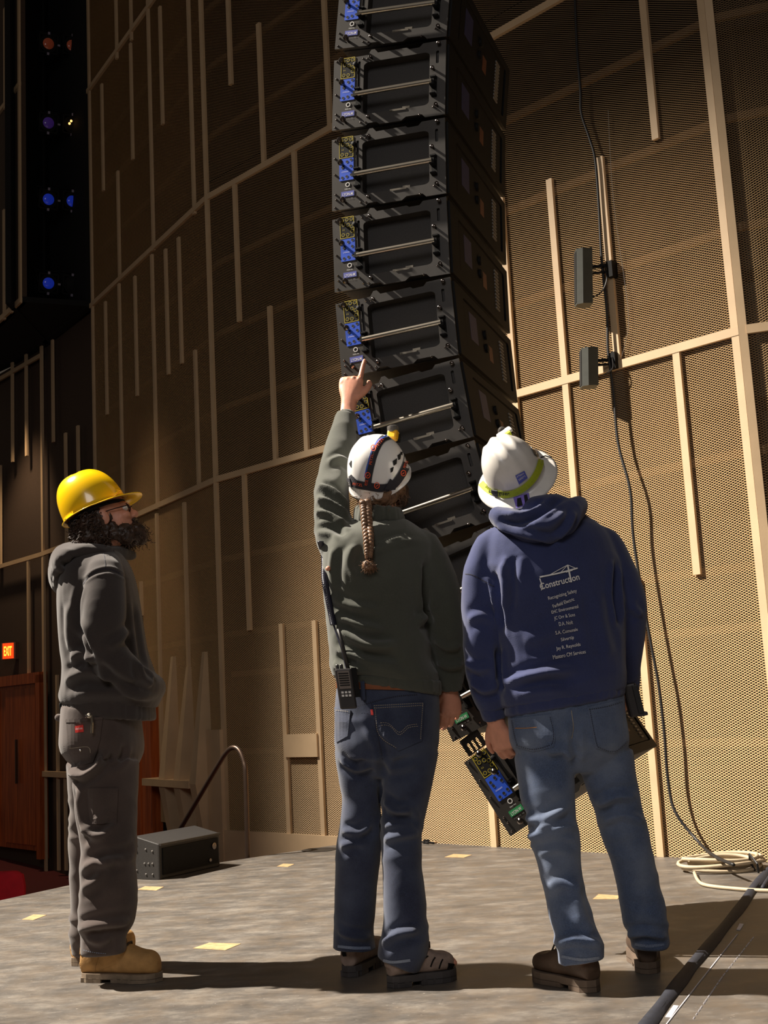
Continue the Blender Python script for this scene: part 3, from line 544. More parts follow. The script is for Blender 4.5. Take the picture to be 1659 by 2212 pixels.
# taped cable run and tape marks on the stage
run = [(1385, 2232), (1425, 2180), (1470, 2120), (1510, 2070), (1560, 2010), (1600, 1960), (1632, 1915), (1658, 1885), (1700, 1840)]
pr = [atZ(x, y, 0.0) for x, y in run]
fc = thing('floor_cable_run', tuple(pr[3]), 'dark taped cable run crossing the stage floor at lower right', 'cable')
for dx in (-0.009, 0.009): obj('cable', MB().tube(cat_pts([p + np.array([dx + 0.004 * math.sin(i * 2.1 + dx * 90), 0, 0.008]) for i, p in enumerate(pr)], 6), 0.008, 7), 'floorcable', fc, smooth=True)
tp = cat_pts(pr, 6); v = []; f = []
for i, p in enumerate(tp):
    wv = 0.027 + 0.003 * math.sin(i * 0.7)
    for k, zz in ((-1, 0.002), (-0.55, 0.016), (0.55, 0.016), (1, 0.002)): v.append(p + np.array([k * wv, 0, zz]))
for i in range(len(tp) - 1):
    for k in range(3): f.append((i * 4 + k, i * 4 + k + 1, i * 4 + k + 5, i * 4 + k + 4))
obj('tape_cover', MB().add(v, f), 'floorcable', fc, fix=False, smooth=True)
pr2 = [(1702, 1850), (1668, 1888), (1648, 1918)]; obj('cable', MB().tube(cat_pts([atZ(x, y, 0.012) for x, y in pr2], 5), 0.011, 7), 'floorcable', fc, smooth=True)
def floor_patch(name, poly, mat, label, cat, th=0.002, group=None):
    p = [atZ(x, y) for x, y in poly]; mb = MB().prism([[(q[0], q[1]) for q in p]], (0, 0, 0.0004), (1, 0, 0), (0, 1, 0), (0, 0, th)); return obj(name, mb, mat, label=label, cat=cat, group=group)
floor_patch('tape_strip', [(1591, 2009), (1598, 1996), (1607, 1997), (1599, 2010)], 'tape', 'short white tape strip beside the floor cable, the farther one', 'tape', group='white tape strips by the floor cable')
floor_patch('tape_strip', [(1437, 2198), (1455, 2173), (1466, 2174), (1449, 2199)], 'tape', 'short white tape strip beside the floor cable, the nearer one', 'tape', group='white tape strips by the floor cable')
mb = MB(); pl = [atZ(x, y, 0.0012) for x, y in ((1593, 2018), (1512, 2120), (1440, 2212), (1400, 2265))]
mb.tube(pl, 0.0022, 5); obj('chalk_line', mb, 'tape', label='thin white line on the stage floor running beside the taped cable', cat='line')
mb = MB(); pl = [atZ(x, y, 0.0008) for x, y in ((1628, 2024), (1560, 2110), (1495, 2205))]
for i in range(26):
    a = i / 26; b = a + 0.018 + 0.015 * random.random(); pt = lambda t: pl[0] * max(0, 1 - 2 * t) + pl[1] * (1 - abs(2 * t - 1)) + pl[2] * max(0, 2 * t - 1); mb.tube([pt(a), pt(min(b, 1))], 0.0022, 4)
obj('worn_line', mb, 'tape', label='broken worn white line at the lower right of the stage floor', cat='line')
G = 'pale worn squares on the stage floor'
for poly, lb in (([(417, 2049), (452, 2037), (521, 2039), (487, 2053)], 'pale worn square on the floor between the yellow helmeted man and the centre man'), ([(47, 1987), (72, 1976), (101, 1977), (72, 1988)], 'pale worn square on the floor at the far left by the stage edge'),
                 ([(297, 1922), (313, 1915), (354, 1916), (338, 1924)], 'pale worn square on the floor in front of the wedge monitor'), ([(1280, 1943), (1293, 1932), (1340, 1935), (1334, 1943)], 'pale worn square on the floor beside the right jeans leg of the navy hooded man'),
                 ([(960, 1852), (980, 1845), (1020, 1847), (1002, 1853)], 'pale worn square on the floor near the mesh wall, between the two jeans men'), ([(598, 1872), (612, 1866), (636, 1867), (622, 1873)], 'small pale worn square on the floor toward the stage edge behind the wedge')):
    floor_patch('worn_square', poly, 'stagewood', lb, 'floor mark', group=G, th=0.0012)
mb = MB().lathe([(0.12, 0.0), (0.12, 0.002), (0.11, 0.003)], atZ(690, 1836, 0.0005), (0, 0, 1), 24); obj('floor_socket_cover', mb, 'plate', label='round dark floor cover by the stage edge', cat='cover')
obj('floor_scrap', MB().obox(atZ(921, 1818, 0.012), (0.02, 0, 0), (0, 0.02, 0), (0, 0, 0.012)).tube([atZ(905, 1818, 0.006), atZ(925, 1820, 0.012), atZ(938, 1821, 0.006)], 0.007, 6), 'cable', label='small black cable end on the floor at the foot of the mesh wall', cat='cable')

# wedge monitor on the stage
A_, B_, C_ = atZ(345, 1901), atZ(476, 1871), None
fx = (B_ - A_); wl_ = np.linalg.norm(fx); fx = fx / wl_; fy = np.array([-fx[1], fx[0], 0]); H_ = 0.235; DP = 0.42
wd = thing('wedge_monitor', tuple(A_ + fx * wl_ / 2 + fy * 0.2), 'black wedge stage monitor speaker standing on the stage edge', 'speaker')
pf = [(0, 0), (0, 0.155), (0.04, H_ - 0.03), (0.30, H_), (DP, 0.16), (DP, 0)]      # (depth, height)
pf = [(0.0, 0.0), (0.0, 0.20), (0.19, 0.245), (DP, 0.11), (DP, 0.0)]
mb = MB().prism([pf], A_, fy, ZV, fx * wl_); obj('cabinet', mb, 'cab', wd, bevel=0.008)
obj('rear_panel', MB().obox(A_ + fx * wl_ / 2 + ZV * 0.10 - fy * 0.004, fx * (wl_ / 2 - 0.025), fy * 0.004, ZV * 0.075), 'rearblk', wd)
obj('edge_trim', MB().obox(A_ + fx * wl_ / 2 + ZV * 0.196 - fy * 0.004, fx * (wl_ / 2 - 0.004), fy * 0.008, ZV * 0.006), 'plate', wd)
obj('input_socket', MB().lathe([(0.02, 0), (0.02, 0.006), (0.012, 0.007)], A_ + fx * (wl_ - 0.07) + ZV * 0.13 - fy * 0.008, -fy, 14).lathe([(0.012, 0), (0.012, 0.006), (0.008, 0.007)], A_ + fx * (wl_ - 0.11) + ZV * 0.05 - fy * 0.008, -fy, 10), 'chrome', wd)
bo = MB()
for d_, z_ in ((0.05, 0.03), (0.10, 0.03), (0.05, 0.09), (0.08, 0.09), (0.11, 0.09), (0.20, 0.11), (0.23, 0.11), (0.05, 0.16), (0.10, 0.17), (0.17, 0.2), (0.17, 0.16), (0.17, 0.05), (0.30, 0.05), (0.30, 0.1)): bo.sphere(A_ + fy * d_ + ZV * z_ - fx * 0.001, 0.006, 8, 6)
obj('side_bolt', bo, 'grey', wd)
# stair handrail beyond the stage edge
hY = 8.05; hr = [atY(536, 1880, hY), atY(535, 1845, hY), atY(531, 1680, hY), atY(527, 1645, hY + 0.02), atY(516, 1620, hY + 0.06), atY(502, 1615, hY + 0.1), atY(488, 1627, hY + 0.15), atY(470, 1655, hY + 0.25), atY(430, 1722, hY + 0.5), atY(390, 1790, hY + 0.75)]
base = hr[0].copy(); base[2] = -0.98; lo2 = hr[-1].copy(); lo2[2] = -0.95
hd = thing('stair_handrail', tuple(base), 'curved dark metal handrail at the stage steps behind the wedge monitor', 'handrail')
obj('rail', MB().tube([base] + cat_pts(hr, 5), 0.017, 10), 'pipe', hd, smooth=True); obj('post', MB().tube([hr[-1], lo2], 0.017, 10), 'pipe', hd, smooth=True)
# exit sign on the far wall
us, zs = E2.px(27, 1406); so = E2.P(us, zs, 0.05); sx = np.array([0.8, -0.25, 0]); sx = sx / np.linalg.norm(sx); sy = np.array([sx[1], -sx[0], 0])
ex_ = thing('exit_sign', tuple(so + sy * 0.0), 'lit red EXIT sign high on the far left wall', 'sign')
obj('case', MB().obox(so + sy * -0.03, sx * 0.10, sy * 0.035, ZV * 0.10), 'exitcase', ex_); obj('lit_face', MB().obox(so + sy * 0.008, sx * 0.075, sy * 0.004, ZV * 0.092), 'exitface', ex_)
tx = MB(); put_text(tx, 'EXIT', so + sy * 0.0135 - ZV * 0.055, sx, ZV, 0.11, 0.02, width=0.11); obj('lettering', tx, 'exittext', ex_)
# red theatre seats below the stage edge
def seat(p, label):
    s = thing('theatre_seat', tuple(p), label, 'seat'); p = np.asarray(p, float)
    bk = []; 
    for z, d, w_ in ((0.42, 0.0, 0.23), (0.60, 0.02, 0.24), (0.78, 0.05, 0.235), (0.86, 0.065, 0.215), (0.885, 0.075, 0.17)): bk.append((z, d, w_))
    mb = MB(); v = []
    for z, d, w_ in bk:
        for a in np.linspace(0, 2 * PI, 20, endpoint=False):
            v.append(p + np.array([math.copysign(abs(math.cos(a)) ** 0.5, math.cos(a)) * w_, d + math.copysign(abs(math.sin(a)) ** 0.6, math.sin(a)) * 0.045, z]))
    f = [(i * 20 + k, i * 20 + (k + 1) % 20, i * 20 + 20 + (k + 1) % 20, i * 20 + 20 + k) for i in range(len(bk) - 1) for k in range(20)] + [tuple(range(20)), tuple(range(80, 100))]
    obj('backrest', mb.add(v, f), 'red', s, smooth='auto'); obj('seat_cushion', MB().obox(p + np.array([0, -0.22, 0.42]), (0.22, 0, 0), (0, 0.21, 0.03), (0, -0.006, 0.045)), 'red', s, bevel=0.03)
    for sd in (-1, 1): obj('armrest', MB().obox(p + np.array([sd * 0.27, -0.18, 0.60]), (0.03, 0, 0), (0, 0.2, 0), (0, 0, 0.015)).obox(p + np.array([sd * 0.27, -0.1, 0.29]), (0.025, 0, 0), (0, 0.09, 0), (0, 0, 0.29)), 'rearblk', s)
a = atY(3, 1886, 8.6); seat((a[0] - 0.08, 8.6, a[2] - 0.885), 'red theatre seat back showing past the stage edge at far left')
# stage lights in the black slot
def fixture(x, y, Y, lens, label):
    p = atY(x, y, Y); s = thing('stage_light', tuple(p - np.array([0, 0, 0.11])), label, 'stage light', 'stage lights in the dark wall slot'); fw_ = np.array([0.45, -0.85, -0.28]); fw_ = fw_ / np.linalg.norm(fw_)
    obj('body', MB().lathe([(0.05, -0.22), (0.075, -0.19), (0.085, -0.05), (0.095, -0.02), (0.095, 0.02), (0.085, 0.02)], p, fw_, 18), 'rearblk', s, smooth='auto')
    obj('lens', MB().lathe([(0.078, 0.005), (0.06, 0.022), (0.02, 0.030)], p, fw_, 18), lens, s, smooth='auto')
    sd = np.cross(fw_, ZV); sd = sd / np.linalg.norm(sd); uu = np.cross(sd, fw_); fr = MB()
    for k in (-1, 1): fr.obox(p + sd * 0.1 * k + fw_ * 0.02, sd * 0.008, uu * 0.1, fw_ * 0.004).obox(p + uu * 0.1 * k + fw_ * 0.02, sd * 0.1, uu * 0.008, fw_ * 0.004)
    obj('colour_frame', fr, 'rearblk', s); cp = MB()
    for k in (-1, 1): cp.obox(p + uu * 0.112 * k + fw_ * 0.02, sd * 0.012, uu * 0.014, fw_ * 0.008)
    cp.obox(p - sd * 0.115 + fw_ * 0.02, sd * 0.014, uu * 0.01, fw_ * 0.008); obj('frame_clip', cp, 'clip', s)
    obj('yoke', MB().tube([p + sd * 0.11, p + sd * 0.115 - fw_ * 0.1 + uu * 0.14, p - sd * 0.115 - fw_ * 0.1 + uu * 0.14, p - sd * 0.11], 0.012, 6), 'rearblk', s)
    return s
for n_, (y, la, lb_) in enumerate(((95, 'lensred', 'amber'), (266, 'lensviolet', 'violet'), (431, 'lensblue', 'bright blue'), (612, 'lensblue', 'blue'))):
    lv = ('top', 'second', 'third', 'lowest')[n_]
    fixture(104, y, 12.55, la, 'stage light with %s lens in the wall slot, %s row, left one' % (lb_, lv))
    s = fixture(155, y + 4, 12.75, 'black' if n_ in (1, 3) else la, 'stage light in the wall slot, %s row, right one' % lv)
    if n_ == 1:
        p = atY(155, 269, 12.7); obj('lit_lamp', MB().sphere(p + np.array([0.01, -0.06, 0.012]), 0.014, 8, 6).sphere(p + np.array([-0.01, -0.06, -0.018]), 0.014, 8, 6), 'lampwarm', s)
pp = MB().tube([atY(95, 655, 13.05), atY(93, -120, 13.05)], 0.024, 8); obj('boom_pipe', pp, 'rearblk', label='vertical pipe carrying the stage lights in the dark wall slot', cat='pipe')

# ---------------------------------------------------------------- people: lofted and remeshed bodies and clothes
def spline(A, n):           # Catmull-Rom through rows of A, n steps per span
    A = np.asarray(A, float); out = []
    for i in range(len(A) - 1):
        a, b, c_, d = A[max(i - 1, 0)], A[i], A[i + 1], A[min(i + 2, len(A) - 1)]
        for k in range(n):
            t = k / n; out.append(0.5 * ((2 * b) + (-a + c_) * t + (2 * a - 5 * b + 4 * c_ - d) * t * t + (-a + 3 * b - 3 * c_ + d) * t ** 3))
    out.append(A[-1]); return np.array(out)
def loft(mb, rings, nseg=32, sub=3, ex=2.3):      # rings: (centre, u, v)
    A = np.array([np.concatenate([c_, u, v]) for c_, u, v in rings]); A = spline(A, sub); o = len(mb.v)
    an = np.linspace(0, 2 * PI, nseg, endpoint=False); ca = np.sign(np.cos(an)) * np.abs(np.cos(an)) ** (2 / ex); sa = np.sign(np.sin(an)) * np.abs(np.sin(an)) ** (2 / ex)
    for r in A:
        for a, b in zip(ca, sa): mb.v.append(tuple(r[:3] + a * r[3:6] + b * r[6:9]))
    n = nseg
    for i in range(len(A) - 1):
        for k in range(n): a, b = o + i * n + k, o + i * n + (k + 1) % n; mb.f.append((a, b, b + n, a + n))
    mb.f.append(tuple(o + k for k in range(n))[::-1]); e = o + (len(A) - 1) * n; mb.f.append(tuple(e + k for k in range(n)))
    return mb
class Body:
    def __init__(s, Y0): s.Y = Y0
    def p(s, x, y, dy=0.0): return atY(x, y, s.Y + dy)
    def rings(s, L, k=1.0, kd=None):     # (xl, xr, y, dy, half-depth)
        kd = k if kd is None else kd; out = []
        for xl, xr, y, dy, hd in L:
            a, b = s.p(xl, y, dy), s.p(xr, y, dy); out.append(((a + b) / 2, (b - a) / 2 * k, np.array([0, hd * kd, 0])))
        return out
    def limb(s, L, k=1.0, add=0.0):      # (x, y, dy, half-width px, depth ratio)
        P = [s.p(q[0], q[1], q[2]) for q in L]; out = []
        for i, q in enumerate(L):
            t = P[min(i + 1, len(P) - 1)] - P[max(i - 1, 0)]; t = t / np.linalg.norm(t); vw = P[i] - CAM; vw = vw / np.linalg.norm(vw)
            u = np.cross(t, vw); nu = np.linalg.norm(u)
            u = u / nu if nu > 0.15 else np.array([1.0, 0, 0]); v = np.cross(t, u); v = v / np.linalg.norm(v); r = q[3] * pxm(P[i]) * k + add
            out.append((P[i], u * r, v * r * (q[4] if len(q) > 4 else 1.0)))
        return out
def remesh(mb, voxel, smooth=4, fac=0.5):
    me = bpy.data.meshes.new('tmp'); me.from_pydata(mb.v, [], mb.f); recalc(me); o = bpy.data.objects.new('tmp', me); COL.objects.link(o)
    r = o.modifiers.new('r', 'REMESH'); r.mode = 'VOXEL'; r.voxel_size = voxel; r.use_smooth_shade = True
    if smooth: sm = o.modifiers.new('s', 'SMOOTH'); sm.factor = fac; sm.iterations = smooth
    dg = bpy.context.evaluated_depsgraph_get(); m2 = bpy.data.meshes.new_from_object(o.evaluated_get(dg)); bpy.data.objects.remove(o); bpy.data.meshes.remove(me)
    n = len(m2.vertices); V = np.empty(n * 3, np.float32); m2.vertices.foreach_get('co', V); V = V.reshape(-1, 3).astype(float)
    nf = len(m2.polygons); ls = np.empty(nf, np.int32); lt = np.empty(nf, np.int32); m2.polygons.foreach_get('loop_start', ls); m2.polygons.foreach_get('loop_total', lt)
    vi = np.empty(len(m2.loops), np.int32); m2.loops.foreach_get('vertex_index', vi); Fc = [tuple(vi[a:a + b]) for a, b in zip(ls, lt)]; bpy.data.meshes.remove(m2)
    return V, Fc
def normals(V, Fc):
    N = np.zeros_like(V); Q = np.array([(f[0], f[1], f[2], f[3] if len(f) > 3 else f[2]) for f in Fc]); n = np.cross(V[Q[:, 2]] - V[Q[:, 0]], V[Q[:, 3]] - V[Q[:, 1]])
    tri = Q[:, 2] == Q[:, 3]; n[tri] = np.cross(V[Q[tri, 1]] - V[Q[tri, 0]], V[Q[tri, 2]] - V[Q[tri, 0]])
    for k in range(4): np.add.at(N, Q[:, k], n)
    return N / (np.linalg.norm(N, axis=1, keepdims=True) + 1e-12)
class Surf:
    def __init__(s, V, Fc): s.V, s.F = V, Fc; s.upd()
    def upd(s): s.N = normals(s.V, s.F); s.bvh = BVHTree.FromPolygons([tuple(p) for p in s.V], s.F)
    def hit(s, x, y, Yf=4.3):
        d = ray(x, y); h = s.bvh.ray_cast(Vector(CAM), Vector(d).normalized())
        if h[0] is None:
            P = Vector(atY(x, y, Yf)); h = s.bvh.find_nearest(P)
        return np.array(h[0]), np.array(h[1])
    def fold(s, pts, w, amp, Yf=4.3):
        pts = spline([(float(x), float(y)) for x, y in pts], 4); P = np.array([s.hit(x, y, Yf)[0] for x, y in pts]); best = np.full(len(s.V), 1e9); tt = np.zeros(len(s.V)); n = len(P) - 1
        for i in range(n):
            a, b = P[i], P[i + 1]; ab = b - a; t = np.clip(((s.V - a) @ ab) / (ab @ ab + 1e-12), 0, 1); d = np.linalg.norm(s.V - (a + t[:, None] * ab), axis=1); m = d < best; best[m] = d[m]; tt[m] = ((i + t) / n)[m]
        env = np.minimum(1, np.minimum(tt, 1 - tt) * 5 + 0.12); k = amp * env * (np.exp(-(best / w) ** 2) - 0.55 * np.exp(-((best - 2.0 * w) / (0.9 * w)) ** 2))
        s.V = s.V + s.N * k[:, None]
    def wrinkle(s, amp, scale, foci=None, ridged=True, seed=0.0, rad=0.15):
        q = s.V * np.asarray(scale) + seed; q = q + 0.6 * np.stack([vnoise(q * 0.5 + 7), vnoise(q * 0.5 + 19), vnoise(q * 0.5 + 31)], 1); n = vnoise(q)
        if ridged: n = 1 - 2 * np.abs(n)
        w = 1.0
        if foci is not None:
            w = np.zeros(len(s.V))
            for c_ in foci: w = np.maximum(w, np.exp(-(np.linalg.norm(s.V - np.asarray(c_), axis=1) / rad) ** 2))
        s.V = s.V + s.N * (amp * n * w)[:, None]
    def smooth(s, it=2):
        E = set()
        Q = np.array([(f[0], f[1], f[2], f[3] if len(f) > 3 else f[2]) for f in s.F]); e = np.concatenate([Q[:, [0, 1]], Q[:, [1, 2]], Q[:, [2, 3]], Q[:, [3, 0]]]); e = e[e[:, 0] != e[:, 1]]
        for _ in range(it):
            S = np.zeros_like(s.V); c_ = np.zeros(len(s.V)); np.add.at(S, e[:, 0], s.V[e[:, 1]]); np.add.at(S, e[:, 1], s.V[e[:, 0]]); np.add.at(c_, e[:, 0], 1); np.add.at(c_, e[:, 1], 1); s.V = 0.5 * s.V + 0.5 * S / np.maximum(c_, 1)[:, None]
    def obj(s, name, mat, parent, **k): return obj(name, (s.V, s.F), mat, parent, smooth=True, fix=False, **k)
# flat pieces laid onto a surface (pockets, stickers, straps, seams, prints)
def onto(s, x, y, off): h, n = s.hit(x, y); vw = CAM - h; n = n if np.dot(n, vw) > 0 else -n; return h + n * off
def patch(s, poly, off=0.003, step=7.0, skirt=0.004):
    poly = [np.array(p, float) for p in poly]; B = []
    for i in range(len(poly)):
        a, b = poly[i], poly[(i + 1) % len(poly)]; m = max(1, int(np.linalg.norm(b - a) / step)); B += [a + (b - a) * k / m for k in range(m)]
    nb = len(B); X = np.array(B); lo, hi = X.min(0), X.max(0); G = []
    for gx in np.arange(lo[0] + step / 2, hi[0], step):
        for gy in np.arange(lo[1] + step / 2, hi[1], step):
            ins = False; j = nb - 1
            for i in range(nb):
                if (X[i, 1] > gy) != (X[j, 1] > gy) and gx < (X[j, 0] - X[i, 0]) * (gy - X[i, 1]) / (X[j, 1] - X[i, 1] + 1e-9) + X[i, 0]: ins = not ins
                j = i
            if ins and np.min(np.hypot(X[:, 0] - gx, X[:, 1] - gy)) > step * 0.45: G.append((gx, gy))
    pts = [Vector(tuple(p)) for p in B] + [Vector(p) for p in G]; r = delaunay_2d_cdt(pts, [], [list(range(nb))], 1, 1e-4); v2 = [tuple(p) for p in r[0]]; f = [tuple(q) for q in r[2]]
    v = [onto(s, x, y, off) for x, y in v2]; mb = MB().add(v, f)
    if skirt:
        o = len(mb.v); low = [onto(s, p[0], p[1], off - skirt) for p in B]; top = [onto(s, p[0], p[1], off) for p in B]; mb.add(top + low, [(i, (i + 1) % nb, nb + (i + 1) % nb, nb + i) for i in range(nb)])
    return mb
def ribbon(s, pts, w, off=0.0025, n=4, mb=None, rows=3):
    P = spline([(float(x), float(y)) for x, y in pts], n); v = []; f = []; mb = mb or MB()
    for i, p in enumerate(P):
        t = P[min(i + 1, len(P) - 1)] - P[max(i - 1, 0)]; t = t / (np.linalg.norm(t) + 1e-9); nn = np.array([-t[1], t[0]])
        for k in range(rows): q = p + nn * w * (k / (rows - 1) - 0.5); v.append(onto(s, q[0], q[1], off))
    for i in range(len(P) - 1):
        for k in range(rows - 1): f.append((i * rows + k, i * rows + k + 1, (i + 1) * rows + k + 1, (i + 1) * rows + k))
    return mb.add(v, f)
def dashes(s, pts, w, dash=3.2, gap=2.2, off=0.004, mb=None):
    P = spline([(float(x), float(y)) for x, y in pts], 12); L = np.concatenate([[0], np.cumsum(np.linalg.norm(np.diff(P, axis=0), axis=1))]); mb = mb or MB(); d = 0.0
    while d + dash < L[-1]:
        a = [np.interp(d, L, P[:, 0]), np.interp(d, L, P[:, 1])]; b = [np.interp(d + dash, L, P[:, 0]), np.interp(d + dash, L, P[:, 1])]; t = np.array(b) - np.array(a); t /= np.linalg.norm(t) + 1e-9; nn = np.array([-t[1], t[0]]) * w / 2
        mb.add([onto(s, *(np.array(q) + sg * nn), off) for q, sg in ((a, -1), (b, -1), (b, 1), (a, 1))], [(0, 1, 2, 3)]); d += dash + gap
    return mb
def text_on(s, txt, a, b, h, off=0.0025, bold=0.0, mb=None, curve=0.0):   # text spanning pixel a to b (baseline), cap height h px
    v, f = text2d(txt, bold); a = np.array(a, float); b = np.array(b, float); t = b - a; L = np.linalg.norm(t); t /= L; n = np.array([t[1], -t[0]]); W_ = v[:, 0].max(); H_ = 0.70; mb = mb or MB()
    q = [a + t * (p[0] / W_ * L) + n * (p[1] / H_ * h + curve * math.sin(PI * p[0] / W_)) for p in v]
    return mb.add([onto(s, x[0], x[1], off) for x in q], f)
# heads, hands, boots
def frame(fwd, up):
    x = np.asarray(fwd, float); x = x / np.linalg.norm(x); z = np.asarray(up, float); z = z - x * np.dot(x, z); z = z / np.linalg.norm(z); y = np.cross(z, x); return np.stack([x, y, z], 1)
def frame_up(up, fwd):
    z = np.asarray(up, float); z = z / np.linalg.norm(z); x = np.asarray(fwd, float); x = x - z * np.dot(x, z); x = x / np.linalg.norm(x); return np.stack([x, np.cross(z, x), z], 1)
def head_prims(mb, c, A, k=1.0):
    c = np.asarray(c)
    def e(o, r): mb.sphere(c + A @ (np.array(o) * k), np.array(r) * k, 20, 14, A)
    e((-0.012, 0, 0.035), (0.098, 0.077, 0.092)); e((0.035, 0, -0.028), (0.058, 0.062, 0.085)); e((0.052, 0, -0.088), (0.036, 0.042, 0.03)); e((0.018, 0, -0.075), (0.05, 0.056, 0.04))
    e((0.102, 0, -0.022), (0.018, 0.014, 0.017)); e((0.092, 0, 0.002), (0.013, 0.009, 0.028)); e((0.078, 0, 0.026), (0.02, 0.052, 0.012))
    for s in (-1, 1): e((0.10, s * 0.012, -0.03), (0.009, 0.008, 0.008)); e((-0.004, s * 0.078, -0.006), (0.02, 0.009, 0.033)); e((0.068, s * 0.04, -0.022), (0.024, 0.022, 0.018))
    e((0.088, 0, -0.058), (0.012, 0.025, 0.006)); e((0.085, 0, -0.068), (0.012, 0.022, 0.007))
    return mb
def eyes(c, A, parent, k=1.0):
    for s in (-1, 1):
        p = np.asarray(c) + A @ (np.array((0.079, s * 0.031, 0.006)) * k); e = obj('eye', MB().sphere(p, 0.0125 * k, 12, 8), 'eye', parent, smooth=True); obj('iris', MB().sphere(p + A @ np.array((0.0105, 0, 0)) * k, 0.005 * k, 10, 6), 'iris', e, smooth=True)
def chain(mb, P, R, n=10):
    P = [np.asarray(p, float) for p in P]; mb.tube(cat_pts(P, 3), list(np.interp(np.linspace(0, len(P) - 1, (len(P) - 1) * 3 + 1), range(len(P)), R)), n); mb.sphere(P[-1], R[-1], n, 6); mb.sphere(P[0], R[0], n, 6); return mb
def hand(mb, w, d, back, thumb, curls, k=1.0, thumb_curl=0.5, spread=0.05):
    """w wrist point, d towards the knuckles, back = out of the back of the hand, thumb = towards the thumb side"""
    d = np.asarray(d, float); d /= np.linalg.norm(d); b = np.asarray(back, float); b -= d * np.dot(b, d); b /= np.linalg.norm(b); t = np.asarray(thumb, float); t -= d * np.dot(t, d); t -= b * np.dot(t, b); t /= np.linalg.norm(t); w = np.asarray(w, float); tips = []
    loft(mb, [(w - d * 0.03 * k, t * 0.028 * k, b * 0.021 * k), (w + d * 0.01 * k, t * 0.030 * k, b * 0.021 * k), (w + d * 0.05 * k, t * 0.042 * k, b * 0.019 * k), (w + d * 0.085 * k, t * 0.044 * k, b * 0.015 * k), (w + d * 0.098 * k, t * 0.038 * k, b * 0.010 * k)], 20, 3, 2.4)
    for i, (o, ln, r) in enumerate(((0.0315, (0.043, 0.026, 0.021), 0.0092), (0.0105, (0.047, 0.030, 0.022), 0.0094), (-0.0105, (0.044, 0.028, 0.021), 0.0090), (-0.031, (0.034, 0.021, 0.019), 0.0080))):
        base = w + (d * (0.088 - 0.004 * abs(i - 1) ** 2) + t * o) * k; P = [base - d * 0.02 * k, base]; ang = 0.0; dirn = d + t * spread * (1.5 - i) * 0.7; dirn /= np.linalg.norm(dirn)
        for j, l in enumerate(ln): ang += curls[i][j]; P.append(P[-1] + (dirn * math.cos(ang) - b * math.sin(ang)) * l * k)
        chain(mb, P, [r * 1.05 * k, r * 1.08 * k, r * k, r * 0.95 * k, r * 0.78 * k]); mb.sphere(base + b * 0.006 * k, r * 1.2 * k, 10, 8); tips.append(P)
    p0 = w + (d * 0.018 + t * 0.024) * k; p1 = w + (d * 0.045 + t * 0.050 - b * 0.008) * k; dr = d * math.cos(0.35) + t * 0.45 - b * 0.25; dr /= np.linalg.norm(dr); p2 = p1 + dr * 0.033 * k; d2 = dr * math.cos(thumb_curl) - t * math.sin(thumb_curl) * 0.6 - b * math.sin(thumb_curl) * 0.4; d2 /= np.linalg.norm(d2); p3 = p2 + d2 * 0.027 * k
    chain(mb, [p0, p1, p2, p3], [0.016 * k, 0.0135 * k, 0.0105 * k, 0.0085 * k]); return tips
